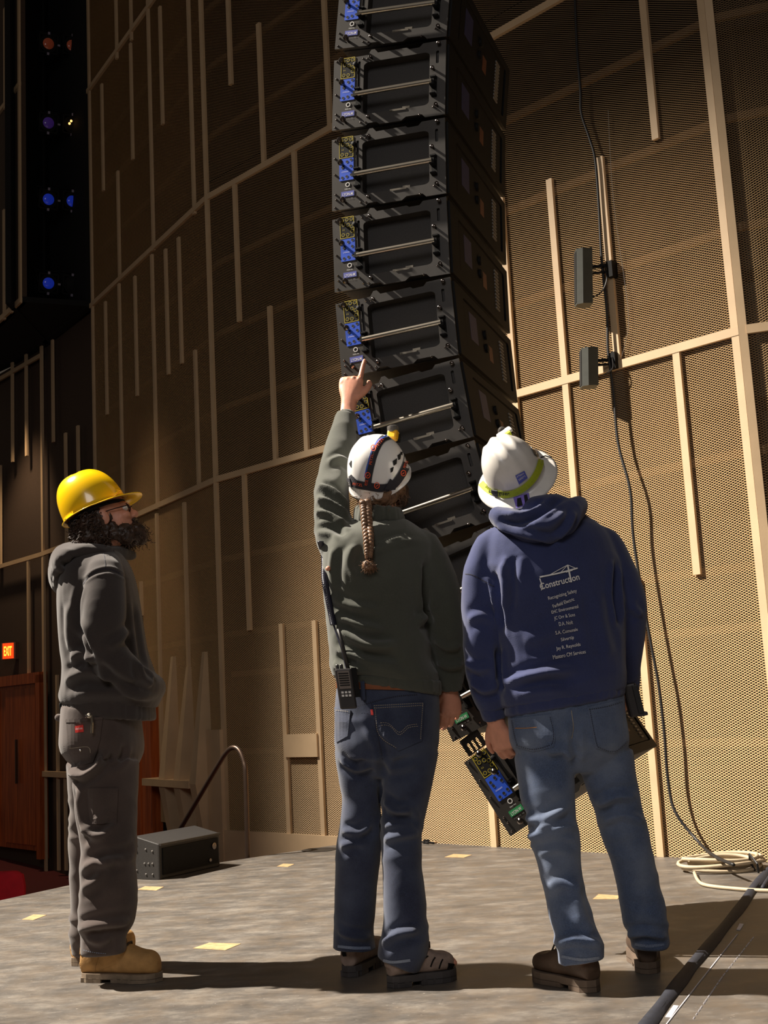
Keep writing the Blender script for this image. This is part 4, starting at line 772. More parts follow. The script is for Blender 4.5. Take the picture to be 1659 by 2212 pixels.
def boot(parent, heel, toe, H, mats, width=0.052, shaft=0.13, sole=0.03, lug=True, lean=0.0, laces=True, name='boot', toe_lift=0.008):
    heel = np.asarray(heel, float); toe = np.asarray(toe, float); x = toe - heel; L = np.linalg.norm(x); x /= L; y = np.cross(ZV, x); Wp = lambda a, b, c_: heel + x * a + y * b + ZV * c_
    mb = MB(); prof = [(0.004, 0.55, 0.060), (0.03, 0.68, 0.085), (0.08 , 0.70, 0.098), (0.13, 0.76, 0.094), (0.18, 0.93, 0.078), (0.225, 1.0, 0.064), (0.262, 0.9, 0.060), (0.285, 0.66, 0.05), (0.297, 0.35, 0.035)]; kk = L / 0.305; R_ = []
    for a, w_, h in prof: R_.append((Wp(a * kk, 0, sole - 0.004 + h * H / 2), y * width * w_, ZV * h * H / 2))
    loft(mb, R_, 24, 3, 2.6)
    loft(mb, [(Wp(0.062 * kk, 0, sole + 0.03), x * 0.060, y * width * 0.72), (Wp(0.064 * kk + lean * 0.3, 0, sole + shaft * 0.6), x * 0.055, y * width * 0.78), (Wp(0.066 * kk + lean, 0, sole + shaft), x * 0.056, y * width * 0.85)], 24, 3, 2.3)
    S_ = Surf(*remesh(mb, 0.006, 3)); S_.wrinkle(0.0025, (30, 30, 45), [Wp(0.12, 0, 0.1), Wp(0.16, 0, 0.09)], rad=0.05); S_.upd(); bt = S_.obj(name, mats[0], parent)
    out = []
    for a in np.linspace(0, 2 * PI, 44, endpoint=False):
        u = (1 - math.cos(a)) / 2; w_ = np.interp(u, [0, 0.04, 0.12, 0.3, 0.5, 0.7, 0.85, 0.95, 1.0], [0, 0.45, 0.70, 0.74, 0.76, 1.0, 0.95, 0.62, 0]); out.append((u * (L + 0.006) - 0.003, math.copysign(w_, math.sin(a)) * (width + 0.003)))
    obj('sole', MB().prism([out], heel + ZV * (sole * 0.42), x, y, ZV * sole * 0.62), mats[1], bt)
    n_h = [(p[0], p[1]) for p in out if p[0] < L * 0.30]; n_h.sort(key=lambda p: math.atan2(p[1], p[0] - L * 0.2))
    f_h = [(p[0], p[1]) for p in out if p[0] > L * 0.38]; f_h.sort(key=lambda p: math.atan2(p[1], p[0] - L * 0.6))
    obj('heel', MB().prism([n_h], heel + ZV * 0.001, x, y, ZV * sole * 0.46), mats[1], bt); obj('tread', MB().prism([f_h], heel + ZV * 0.001, x, y, ZV * sole * 0.46), mats[1], bt)
    if lug:
        lg = MB()
        for i in range(9):
            a = 0.02 + 0.033 * i
            if 0.28 * L < a < 0.42 * L or a > 0.88 * L: continue
            for sg in (-1, 1): lg.obox(Wp(a, sg * (width * np.interp(a / L, [0, 0.12, 0.5, 0.7, 0.9, 1], [0.45, 0.72, 0.78, 1.0, 0.8, 0.3]) - 0.003), sole * 0.28), x * 0.008, y * 0.005, ZV * sole * 0.26)
        obj('lug', lg, mats[1], bt, kind='stuff')
    if laces:
        lc = MB()
        for i in range(4):
            a = (0.115 + 0.022 * i) * kk; h = sole + np.interp(a, [0.1, 0.15, 0.2], [0.105, 0.088, 0.072]) * H * 1.0
            lc.tube([Wp(a, -0.028, h - 0.012), Wp(a + 0.006, -0.012, h + 0.003), Wp(a + 0.006, 0.012, h + 0.003), Wp(a, 0.028, h - 0.012)], 0.0032, 6)
        obj('laces', lc, mats[2], bt, kind='stuff')
    return bt, S_
def shell_mesh(prof_fn, na=64, ne=22):
    """closed-top shell: prof_fn(azimuth, t) -> local point, t from 0 (rim) to 1 (crown)"""
    v = []; f = []
    for j in range(ne):
        for i in range(na): v.append(prof_fn(2 * PI * i / na, j / ne))
    v.append(prof_fn(0, 1.0)); top = len(v) - 1
    for j in range(ne - 1):
        for i in range(na): a, b = j * na + i, j * na + (i + 1) % na; f.append((a, b, b + na, a + na))
    for i in range(na): f.append(((ne - 1) * na + i, (ne - 1) * na + (i + 1) % na, top))
    return np.array(v, float), f
def solidify(o, t):
    m = o.modifiers.new('thick', 'SOLIDIFY'); m.thickness = t; m.offset = -1

def skew(B, L, k=1.0, kd=None):
    kd = k if kd is None else kd; out = []
    for r in L:
        xl, xr, y, dy, hd = r[:5]; sk = r[5] if len(r) > 5 else 0.0
        a, b = B.p(xl, y - sk / 2, dy), B.p(xr, y + sk / 2, dy); out.append(((a + b) / 2, (b - a) / 2 * k, np.array([0, hd * kd, 0])))
    return out
def curls(mb, S, n, region, ln=0.05, r=0.0022, rad=0.006, droop=0.6, seed=1):
    rg = np.random.default_rng(seed); ok = np.where(region(S.V, S.N))[0]
    for i in rg.choice(ok, n):
        p = S.V[i]; nn = S.N[i]; d = nn * 0.5 + rg.normal(0, 0.35, 3) + np.array([0, 0, -droop]); d /= np.linalg.norm(d); u = np.cross(d, nn + 0.01); u /= np.linalg.norm(u) + 1e-9; w = np.cross(d, u); ph = rg.uniform(0, 6.28); L_ = ln * rg.uniform(0.5, 1.2); R_ = rad * rg.uniform(0.6, 1.3)
        mb.tube([p - nn * 0.004 + d * L_ * t + R_ * (math.cos(ph + t * 9) * u + math.sin(ph + t * 9) * w) for t in np.linspace(0, 1, 9)], [r * (1 - 0.5 * t) for t in np.linspace(0, 1, 9)], 5, False)
    return mb
def local(c, A, k=1.0): return lambda q: np.asarray(c) + A @ (np.asarray(q, float) * k)

# ================================================================ man in yellow hard hat (left, seen from the side)
B1 = Body(4.62); H1 = atZ(178, 2118); T1 = atZ(350, 2119); H1f = atZ(156, 2087); T1f = atZ(292, 2060)
pa = thing('person', tuple((H1 + T1 + H1f + T1f) / 4), 'bearded person in yellow hard hat and dark hooded sweatshirt, hands in pockets, looking up', 'person', 'people standing on the stage')
TOR = [(188, 258, 1182, 0, .075), (152, 272, 1208, 0, .145), (136, 286, 1240, 0, .19), (130, 296, 1285, 0, .205), (131, 305, 1340, 0, .20), (135, 315, 1400, 0, .19), (140, 328, 1440, 0, .19), (137, 342, 1478, 0, .19), (131, 348, 1503, 0, .19), (138, 337, 1525, 0, .18, 8)]
RA = [(226, 1222, -.06, 34), (226, 1242, -.14, 42), (226, 1290, -.19, 46, .85), (226, 1350, -.21, 46, .85), (234, 1408, -.2, 42, .85), (268, 1450, -.18, 38, .85), (312, 1484, -.13, 33, .85)]
LA = [(226, 1222, .06, 34), (226, 1242, .14, 42), (232, 1320, .2, 42), (245, 1405, .21, 40), (285, 1460, .16, 36), (318, 1486, .11, 32)]
PEL = [(137, 300, 1528, 0, .17, 10), (134, 305, 1575, 0, .178), (136, 308, 1625, 0, .172), (180, 282, 1678, 0, .10)]
NL = [(226, 1650, -.08, 74, .75), (230, 1740, -.10, 66, .8), (232, 1800, -.12, 60, .85), (234, 1860, -.14, 60, .85), (234, 1940, -.16, 61, .85), (228, 1990, -.17, 57, .85), (222, 2020, -.17, 47, .9), (224, 2058, -.17, 47, .9)]
FL = [(216, 1650, .08, 72, .75), (207, 1760, .11, 56, .85), (201, 1850, .14, 49, .9), (198, 1950, .16, 46, .9), (193, 2030, .17, 41, .9), (190, 2066, .17, 36, .9)]
hc1 = B1.p(232, 1121); A1 = frame((0.93, 0.10, 0.35), (-0.35, 0, 0.93))
mb = MB(); loft(mb, skew(B1, TOR, .86)); 
for L_ in (RA, LA): loft(mb, B1.limb(L_[:-1], .60))
loft(mb, skew(B1, PEL[:-1], .84)); loft(mb, B1.limb(NL, .72)); loft(mb, B1.limb(FL, .72))
loft(mb, [(B1.p(215, 1205), np.array([.062, 0, 0]), np.array([0, .065, 0])), (B1.p(228, 1175), np.array([.056, 0, 0]), np.array([0, .058, 0])), (B1.p(232, 1135), np.array([.055, 0, 0]), np.array([0, .056, 0]))])
head_prims(mb, hc1, A1)
fistc = [(0.9, 1.0, 0.6)] * 4
hand(mb, B1.p(262, 1456, -.165), (0.75, 0.40, -0.45), (0.4, -0.85, 0.2), (0.4, 0.2, 0.9), fistc, .74); hand(mb, B1.p(262, 1464, .14), (0.75, -0.40, -0.4), (0.4, 0.85, 0.2), (0.4, -0.2, 0.9), fistc, .74)
for h_, t_ in ((H1, T1), (H1f, T1f)):
    x = (t_ - h_) / np.linalg.norm(t_ - h_); loft(mb, [(h_ + x * .06 + ZV * .20, x * .045, np.cross(ZV, x) * .04), (h_ + x * .06 + ZV * .10, x * .045, np.cross(ZV, x) * .04), (h_ + x * .07 + ZV * .06, x * .05, np.cross(ZV, x) * .035)]); loft(mb, [(h_ + x * .02 + ZV * .06, np.cross(ZV, x) * .03, ZV * .02), (h_ + x * .14 + ZV * .06, np.cross(ZV, x) * .036, ZV * .022), (h_ + x * .24 + ZV * .055, np.cross(ZV, x) * .036, ZV * .014)])
S = Surf(*remesh(mb, 0.0052, 2)); body = S.obj('body', 'skin', pa); eyes(hc1, A1, body)
# sweatshirt
mb = MB(); loft(mb, skew(B1, TOR)); loft(mb, B1.limb(RA)); loft(mb, B1.limb(LA))
mb.sphere(B1.p(316, 1486, -.02), (.068, .185, .062), 18, 12)
S = Surf(*remesh(mb, 0.0065, 6)); S.wrinkle(0.005, (5, 5, 11), [B1.p(205, 1415, -.2), B1.p(270, 1460, -.2), B1.p(180, 1490, -.1), B1.p(190, 1400, -.15)], rad=.13); S.upd()
for pts, w, a in (([(176, 1265), (172, 1330), (188, 1400), (196, 1415)], .014, -.015), ([(150, 1300), (150, 1380), (170, 1420)], .02, .012), ([(150, 1430), (180, 1410), (200, 1440)], .016, .014), ([(140, 1470), (190, 1450), (240, 1470)], .018, .016), ([(212, 1432), (250, 1465), (300, 1490)], .014, -.012), ([(230, 1400), (262, 1380), (275, 1360)], .016, .012), ([(160, 1500), (240, 1495), (330, 1510)], .02, .012), ([(178, 1258), (205, 1238), (240, 1232), (275, 1250)], .007, -.006), ([(290, 1300), (300, 1380), (310, 1440)], .02, -.01), ([(300, 1430), (310, 1465), (330, 1480)], .014, .014)):
    S.fold(pts, w, a, 4.5)
S.smooth(1); S.upd(); H1S = S; hoodie1 = S.obj('sweatshirt', 'blackhood', pa)
obj('sleeve_seam', ribbon(S, [(180, 1262), (195, 1243), (222, 1229), (250, 1234), (278, 1252)], 1.6, .0012), 'ribdark', hoodie1, fix=False)
obj('shoulder_seam', ribbon(S, [(228, 1228), (226, 1205), (222, 1192)], 1.4, .0012), 'ribdark', hoodie1, fix=False)
mb = MB(); loft(mb, skew(B1, [(139, 336, 1512, 0, .178, 8), (141, 332, 1522, 0, .176, 8), (140, 334, 1545, 0, .176, 12), (143, 330, 1550, 0, .172, 12)])); Sb = Surf(*remesh(mb, 0.0065, 2)); Sb.wrinkle(.003, (60, 60, 3)); Sb.upd(); Sb.obj('hem_band', 'blackhood', hoodie1)
# hood hanging behind the neck
mb = MB(); loft(mb, B1.limb([(262, 1196, -.03, 12, 5.0), (225, 1190, 0, 17, 5.0), (180, 1188, 0, 18, 5.2), (140, 1200, 0, 24, 4.5), (128, 1232, 0, 22, 4.6), (126, 1265, 0, 15, 4.4), (130, 1284, 0, 7, 4.0)])); mb.sphere(B1.p(165, 1222), (.07, .12, .065), 16, 10)
S = Surf(*remesh(mb, 0.0065, 5)); 
for pts, w, a in (([(150, 1200), (185, 1196), (225, 1200), (260, 1200)], .012, .012), ([(128, 1215), (150, 1225), (175, 1240)], .012, -.012), ([(140, 1275), (165, 1235), (205, 1210)], .012, .014), ([(118, 1230), (122, 1270)], .01, .008)): S.fold(pts, w, a, 4.5)
S.wrinkle(.004, (14, 14, 14)); S.smooth(1); S.upd(); S.obj('hood', 'blackhood', hoodie1)
# trousers
mb = MB(); loft(mb, skew(B1, PEL)); loft(mb, B1.limb(NL)); loft(mb, B1.limb(FL)); S = Surf(*remesh(mb, 0.0065, 10))
S.wrinkle(.010, (6, 6, 17), [B1.p(232, 1810, -.15), B1.p(225, 2005, -.18), B1.p(200, 2020, .15), B1.p(200, 1820, .12)], rad=.16); S.upd()
for pts, w, a in (([(150, 1668), (180, 1676), (215, 1650), (232, 1620)], .013, .026), ([(170, 1700), (175, 1760), (190, 1800), (225, 1805)], .015, .018), ([(178, 1815), (215, 1790), (245, 1765)], .014, -.014), ([(175, 1880), (220, 1860), (270, 1855)], .016, .012), ([(175, 1920), (210, 1900), (240, 1850)], .016, .012), ([(170, 2010), (200, 2000), (240, 1995), (280, 1990)], .014, .02), ([(180, 2020), (215, 2035), (240, 2020)], .012, .014), ([(240, 1660), (262, 1640), (270, 1610)], .012, -.012), ([(290, 1830), (250, 1845), (200, 1850)], .016, -.014)):
    S.fold(pts, w, a, 4.4)
S.smooth(1); S.upd(); pants1 = S.obj('trousers', 'workpant', pa)
obj('back_pocket', patch(S, [(144, 1553), (222, 1549), (216, 1600), (200, 1648), (166, 1655), (150, 1625)], .004), 'workpant', pants1, fix=False)
obj('pocket_hem', ribbon(S, [(144, 1558), (185, 1556), (222, 1551)], 6, .0055), 'workpant', pants1, fix=False)
obj('leg_pocket', patch(S, [(191, 1703), (255, 1703), (252, 1779), (194, 1779)], .004), 'workpant', pants1, fix=False)
obj('red_tag', patch(S, [(164, 1569), (181, 1566), (182, 1581), (165, 1583)], .0075, 5, .002), 'redtag', pants1, fix=False, label='small red brand tag on the pocket')
obj('tag_print', text_on(S, 'dickies', (166, 1577), (180, 1575), 5, .0085), 'white', pants1, fix=False)
obj('hem_stitch', dashes(S, [(182, 2052), (205, 2058), (232, 2060)], 1.5, 2.5, 2.0, .004), 'denimhem', pants1, fix=False, kind='stuff')
obj('pocket_stitch', ribbon(S, [(152, 1616), (190, 1613), (196, 1625)], 1.0, .0055), 'stitch', pants1, fix=False)
obj('pocket_rivet', MB().sphere(onto(S, 175.5, 1620, .006), .004, 8, 6), 'steel', pants1)
# boots
bt, Sb = boot(pa, H1, T1, 1.3, ('tanboot', 'tansole', 'lace'), .053, .15, .030); obj('seam', ribbon(Sb, [(204, 2104), (206, 2085), (211, 2068), (206, 2054)], 2, .002), 'tanboot', bt, fix=False); obj('pull_loop', MB().tube([B1.p(180, 2068, -.17), B1.p(174, 2060, -.17), B1.p(175, 2048, -.17), B1.p(181, 2046, -.17)], .0045, 6), 'tanboot', bt)
boot(pa, H1f, T1f, 1.3, ('tanboot', 'tansole', 'lace'), .053, .15, .030)
# hair, beard, glasses
Lh = local(hc1, A1); mb = MB()
for o_, r_ in (((-.045, 0, -.005), (.085, .088, .075)), ((-.075, 0, -.05), (.055, .085, .045)), ((-.045, .06, -.03), (.05, .024, .055)), ((-.045, -.062, -.03), (.05, .024, .055)), ((-.045, -.055, -.07), (.04, .03, .035))): mb.sphere(Lh(o_), r_, 18, 12, A1)
S = Surf(*remesh(mb, .005, 2)); S.wrinkle(.008, (38, 38, 38)); S.wrinkle(.004, (90, 90, 90), seed=3.3); S.upd(); hr1 = S.obj('hair', 'darkhair', pa)
obj('curls', curls(MB(), S, 420, lambda V, N: (((V - hc1) @ A1)[:, 0] < -0.02) & (((V - hc1) @ A1)[:, 2] < 0.04), .045, .0024, .007, .7, 4), 'darkhair', hr1, fix=False, kind='stuff')
mb = MB()
for o_, r_ in (((.075, 0, -.095), (.045, .05, .042)), ((.09, 0, -.105), (.03, .042, .04)), ((.045, .045, -.092), (.04, .02, .040)), ((.045, -.047, -.092), (.04, .02, .040)), ((.005, -.060, -.062), (.024, .010, .042)), ((.005, .060, -.062), (.024, .010, .042)), ((.094, 0, -.048), (.012, .03, .008))): mb.sphere(Lh(o_), r_, 18, 12, A1)
S = Surf(*remesh(mb, .0045, 2)); S.wrinkle(.005, (60, 60, 60)); S.upd(); bd1 = S.obj('beard', 'darkhair', pa)
obj('whiskers', curls(MB(), S, 260, lambda V, N: (((V - hc1) @ A1)[:, 2] < -0.06) & (N[:, 0] > -.4), .03, .0014, .003, .35, 8), 'darkhair', bd1, fix=False, kind='stuff')
gl = MB()
for s_ in (-1, 1):
    gl.tube([Lh((.098 - .008 * abs(math.sin(a)), s_ * .033 + .021 * math.cos(a), .004 + .017 * math.sin(a))) for a in np.linspace(0, 2 * PI, 18)], .0018, 6, False); gl.tube([Lh((.092, s_ * .054, .008)), Lh((.05, s_ * .072, .01)), Lh((-.01, s_ * .084, .012))], .002, 6)
gl.tube([Lh((.1, -.012, .008)), Lh((.104, 0, .011)), Lh((.1, .012, .008))], .0018, 6); obj('glasses', gl, 'rearblk', pa)
# yellow hard hat
hb = B1.p(206, 1103); AH = frame((0.915, 0.10, 0.385), (-0.385, 0, 0.915)); Lk = local(hb, AH)
def hat1(az, t):
    c_, s_ = math.cos(az), math.sin(az); Lx, Wy, Hh = .127, .113, .163
    if t <= .09:
        k = 1 - t / .09; lip = .008 + (.056 * max(0, c_) ** 1.5 if c_ > 0 else .004); return Lk(((Lx + lip * k) * c_, (Wy + lip * k * .9) * s_, -.004 * k - .010 * k * max(0, c_)))
    ph = (t - .09) / .91 * PI / 2; r = math.cos(ph) ** .72; x, y = Lx * r * c_, Wy * r * s_; z = Hh * math.sin(ph) ** .95
    z += .007 * math.exp(-(y / .017) ** 4) * min(1, math.sin(ph) * 2.5); return Lk((x - .012 * math.sin(ph), y * (1 - .0), z))
V, Fc = shell_mesh(hat1); S = Surf(V, Fc); hat = S.obj('hard_hat', 'yellowhat', pa); solidify(hat, .003)
obj('slot_tab', patch(S, [(250, 1057), (264, 1052), (266, 1058), (253, 1064)], .003, 5), 'yellowhat', hat, fix=False)
obj('edge_bump', MB().add(*[[], []]) if False else patch(S, [(215, 1082), (236, 1074), (237, 1082), (216, 1090)], .002, 5), 'yellowhat', hat, fix=False)
obj('headband', MB().tube([Lk((.112 * math.cos(a), .098 * math.sin(a), -.012)) for a in np.linspace(0, 2 * PI, 40)], .008, 6, False), 'rearblk', hat)
# clip, tool and key strap at the waist
kn = thing('pocket_clip', tuple(B1.p(197, 1580, -.2)), 'silver clip hooked over the back pocket of the dark trousers', 'clip'); K = lambda x, y, o_=.0: B1.p(x, y, -.205 + o_)
obj('clip_arm', MB().tube([K(197, 1545), K(199, 1560), K(198, 1580), K(198, 1584)], .005, 8), 'steel', kn); obj('clip_head', MB().sphere(K(193, 1546), .010, 10, 8), 'steel', kn); obj('clip_ring', MB().sphere(K(187, 1547), .007, 10, 8), 'chrome', kn)
ks = thing('key_strap', tuple(B1.p(130, 1548)), 'small dark strap and knob on the belt at the back of the dark trousers', 'strap')
obj('strap', MB().tube(cat_pts([B1.p(137, 1545, -.05), B1.p(131, 1525, -.05), B1.p(135, 1518, -.05), B1.p(139, 1530, -.05)], 5), .006, 7), 'rearblk', ks); obj('knob', MB().sphere(B1.p(126, 1550, -.05), .014, 12, 8), 'workpant', ks); obj('lower_knob', MB().sphere(B1.p(131, 1555, -.05), .010, 12, 8), 'workpant', ks)

# ================================================================ man pointing up (centre, seen from behind)
B2 = Body(4.26); H2 = atZ(752, 2112); T2 = H2 + .295 * np.array([.38, .925, 0]); H2r = atZ(838, 2133); T2r = atZ(984, 2112)
pb = thing('person', tuple((H2 + H2r) / 2 + np.array([.05, .1, 0])), 'person in white climbing helmet and dark green sweatshirt with braided hair, pointing up', 'person', 'people standing on the stage')
TOR = [(784, 860, 1118, .03, .062), (756, 898, 1136, .02, .088), (716, 932, 1162, 0, .115), (700, 940, 1200, -.01, .128), (698, 932, 1260, -.01, .132), (704, 924, 1320, 0, .13), (711, 924, 1380, 0, .13), (713, 936, 1430, 0, .132), (720, 948, 1466, 0, .128, 14), (728, 950, 1478, 0, .122, 28)]
LA = [(775, 1215, 0, 34), (738, 1178, .01, 48, .9), (717, 1112, .06, 38), (721, 1042, .14, 36), (735, 970, .22, 32), (744, 920, .28, 25), (747, 902, .305, 22)]
RA = [(868, 1165, 0, 34), (908, 1184, 0, 42, .9), (938, 1235, 0, 43), (956, 1310, .01, 44), (968, 1390, .03, 37), (973, 1445, .05, 30), (975, 1482, .06, 24)]
PEL = [(730, 947, 1470, 0, .112, 12), (724, 950, 1515, 0, .12, 8), (723, 950, 1570, 0, .128), (728, 944, 1625, 0, .125), (768, 905, 1678, 0, .06)]
LL = [(776, 1620, .01, 52, .95), (778, 1690, .02, 46, .95), (781, 1730, .03, 41), (779, 1790, .04, 45), (773, 1850, .05, 48), (767, 1950, .08, 44), (765, 2020, .10, 43), (766, 2050, .10, 48)]
RL = [(887, 1620, -.01, 61, .9), (880, 1690, -.02, 54, .95), (872, 1760, -.02, 46), (867, 1828, -.03, 41), (873, 1940, -.05, 46), (875, 2020, -.06, 50), (868, 2060, -.06, 51), (860, 2082, -.06, 46)]
hc2 = B2.p(823, 1043, .02); A2 = frame((.36, .76, .54), (-.12, -.5, .84))
mb = MB(); loft(mb, skew(B2, TOR, .86)); loft(mb, B2.limb(LA, .66)); loft(mb, B2.limb(RA, .66)); loft(mb, skew(B2, PEL[:-1], .84)); loft(mb, B2.limb(LL, .72)); loft(mb, B2.limb(RL, .72))
loft(mb, [(B2.p(820, 1130, .02), np.array([.066, 0, 0]), np.array([0, .066, 0])), (B2.p(820, 1098, .02), np.array([.058, 0, 0]), np.array([0, .06, 0])), (B2.p(822, 1055, .03), np.array([.056, 0, 0]), np.array([0, .058, 0]))])
head_prims(mb, hc2, A2, .95)
wl = B2.p(754, 868, .345); loft(mb, [(B2.p(746, 908, .30), np.array([.030, 0, 0]), np.array([0, .026, .01])), (B2.p(750, 888, .325), np.array([.0285, 0, 0]), np.array([0, .023, .01])), (wl, np.array([.030, 0, 0]), np.array([0, .022, .006]))])
kd = B2.p(761, 800, .375) - wl
tips = hand(mb, wl, kd, (-.15, -.85, .45), (.95, -.1, .1), [(.12, .08, .05), (1.45, 1.5, .8), (1.5, 1.5, .9), (1.5, 1.45, .9)], 1.12, .9, .06)
wr2 = B2.p(973, 1490, .065); loft(mb, [(B2.p(975, 1470, .06), np.array([.030, 0, 0]), np.array([0, .026, 0])), (wr2, np.array([.029, 0, 0]), np.array([0, .023, 0]))])
hand(mb, wr2, (-.05, .10, -1.0), (.25, -.95, 0), (-.95, -.2, .1), [(.3, .5, .35), (.4, .6, .4), (.45, .6, .4), (.5, .6, .4)], .95, .4, .06)
for h_, t_ in ((H2, T2), (H2r, T2r)):
    x = (t_ - h_) / np.linalg.norm(t_ - h_); yv = np.cross(ZV, x); loft(mb, [(h_ + x * .06 + ZV * .20, x * .045, yv * .04), (h_ + x * .06 + ZV * .10, x * .045, yv * .04), (h_ + x * .07 + ZV * .06, x * .05, yv * .035)]); loft(mb, [(h_ + x * .02 + ZV * .06, yv * .03, ZV * .02), (h_ + x * .14 + ZV * .06, yv * .036, ZV * .022), (h_ + x * .24 + ZV * .055, yv * .036, ZV * .014)])
S = Surf(*remesh(mb, 0.0042, 2)); body = S.obj('body', 'skin', pb); eyes(hc2, A2, body)
# sweatshirt
mb = MB(); loft(mb, skew(B2, TOR)); loft(mb, B2.limb(LA)); loft(mb, B2.limb(RA)); S = Surf(*remesh(mb, 0.0065, 6))
S.wrinkle(.008, (5, 5, 15), [B2.p(830, 1420, -.1), B2.p(770, 1400, -.1), B2.p(900, 1450, -.1), B2.p(955, 1360, 0), B2.p(720, 1080, .05)], rad=.16); S.wrinkle(.004, (9, 9, 9), seed=5.1); S.upd()
for pts, w, a in (([(686, 1050), (720, 1062), (752, 1095)], .012, .020), ([(684, 1078), (720, 1088), (752, 1116)], .012, .022), ([(682, 1106), (715, 1112), (748, 1134)], .012, .020), ([(684, 1136), (715, 1140), (745, 1155)], .012, -.016), ([(728, 1330), (780, 1352), (830, 1362)], .012, .014), ([(730, 1355), (790, 1392), (860, 1392)], .013, .018), ([(726, 1385), (780, 1412), (860, 1420)], .012, -.014), ([(740, 1400), (800, 1430), (870, 1440)], .013, .016), ([(735, 1440), (790, 1445), (880, 1458)], .014, .016), ([(722, 1430), (745, 1450), (775, 1450)], .014, .02), ([(715, 1290), (760, 1310), (820, 1318)], .014, .012), ([(765, 1175), (755, 1220), (770, 1250)], .014, .014), ([(735, 1180), (728, 1230), (735, 1270)], .014, -.014), ([(815, 1180), (850, 1165), (880, 1160)], .010, .008), ([(800, 1195), (840, 1180), (900, 1165)], .010, .008), ([(920, 1215), (918, 1280), (925, 1350)], .014, -.022), ([(930, 1300), (920, 1330), (900, 1345)], .014, .014), ([(940, 1380), (965, 1400), (995, 1395)], .012, .012), ([(945, 1430), (970, 1440), (1000, 1435)], .012, .014), ([(708, 1000), (735, 990), (758, 1005)], .014, .012)):
    S.fold(pts, w, a)
S.smooth(1); S.upd(); SW2 = S; sw2 = S.obj('sweatshirt', 'greenfleece', pb)
mb = MB(); loft(mb, skew(B2, [(764, 876, 1132, .02, .078), (764, 874, 1122, .02, .080), (766, 870, 1104, .02, .077, 6), (770, 866, 1098, .02, .072, 6)])); Sb = Surf(*remesh(mb, .006, 2)); Sb.wrinkle(.0035, (70, 70, 4)); Sb.upd(); Sb.obj('collar', 'greenfleece', sw2)
mb = MB(); loft(mb, skew(B2, [(720, 952, 1464, 0, .132, 14), (722, 953, 1470, 0, .131, 24), (724, 953, 1480, 0, .131, 34), (727, 951, 1485, 0, .128, 34)])); Sb = Surf(*remesh(mb, .0065, 2)); Sb.wrinkle(.003, (60, 60, 3)); Sb.upd(); Sb.obj('hem_band', 'greenfleece', sw2)
for L_ in (LA, RA):
    a, b = L_[-2], L_[-1]; mb = MB(); q = lambda t, e: (a[0] + (b[0] - a[0]) * t, a[1] + (b[1] - a[1]) * t, a[2] + (b[2] - a[2]) * t, b[3] + e)
    loft(mb, B2.limb([q(.35, 1.0), q(.6, .5), q(1.1, -.5), q(1.25, -2.5)])); Sb = Surf(*remesh(mb, .0055, 2)); Sb.wrinkle(.002, (80, 80, 10)); Sb.upd(); Sb.obj('cuff', 'greenfleece', sw2)
# jeans
mb = MB(); loft(mb, skew(B2, PEL)); loft(mb, B2.limb(LL)); loft(mb, B2.limb(RL)); S = Surf(*remesh(mb, .0065, 12))
S.wrinkle(.008, (6, 6, 18), [B2.p(780, 1800, -.05), B2.p(868, 1820, -.1), B2.p(768, 2030, 0), B2.p(870, 2040, -.1), B2.p(775, 1650, -.1)], rad=.14); S.upd()
for pts, w, a in (([(735, 1640), (770, 1660), (800, 1650)], .013, .016), ([(830, 1730), (860, 1752), (890, 1745)], .013, .018), ([(828, 1770), (870, 1765), (905, 1780)], .012, -.014), ([(740, 1795), (775, 1800), (800, 1780)], .012, .016), ([(735, 1830), (765, 1818), (790, 1825)], .012, .012), ([(830, 1815), (865, 1805), (905, 1800)], .012, .014), ([(825, 2040), (860, 2018), (905, 2010)], .012, .018), ([(730, 2010), (760, 2022), (800, 2025)], .012, .012), ([(826, 1690), (823, 1780), (824, 1850)], .012, -.01), ([(830, 1640), (850, 1660), (900, 1650)], .014, .010), ([(800, 1560), (830, 1620), (826, 1680)], .014, -.012)):
    S.fold(pts, w, a)
S.smooth(1); S.upd(); jn2 = S.obj('jeans', 'denim', pb)
obj('back_pocket', patch(S, [(806, 1522), (916, 1516), (911, 1600), (860, 1622), (818, 1588)], .0035), 'denim', jn2, fix=False); obj('back_pocket', patch(S, [(724, 1528), (758, 1534), (752, 1590), (728, 1604)], .0035), 'denim', jn2, fix=False)
stx = MB()
for pts in ([(808, 1525), (860, 1522), (914, 1519)], [(808, 1530), (860, 1527), (913, 1524)], [(912, 1520), (909, 1560), (907, 1600)], [(810, 1528), (814, 1560), (822, 1588), (858, 1618)], [(822, 1562), (840, 1564), (862, 1582), (880, 1568), (902, 1564)], [(824, 1567), (842, 1569), (862, 1587), (882, 1572), (902, 1569)], [(728, 1534), (756, 1537)]): dashes(S, pts, 1.1, 3, 1.6, .0055, stx)
obj('pocket_stitching', stx, 'stitch', jn2, fix=False, kind='stuff')
obj('red_tab', patch(S, [(801, 1533), (806, 1533), (807, 1545), (802, 1545)], .006, 4, .002), 'redtag', jn2, fix=False, label='small red tab on the back pocket')
for a, b in (((720, 2050), (800, 2062)), ((823, 2090), (872, 2092))): pass
obj('hem', ribbon(S, [(730, 2044), (765, 2048), (800, 2048)], 6, .002), 'denimhem', jn2, fix=False); obj('hem', ribbon(S, [(828, 2074), (850, 2078), (886, 2074)], 6, .002), 'denimhem', jn2, fix=False)
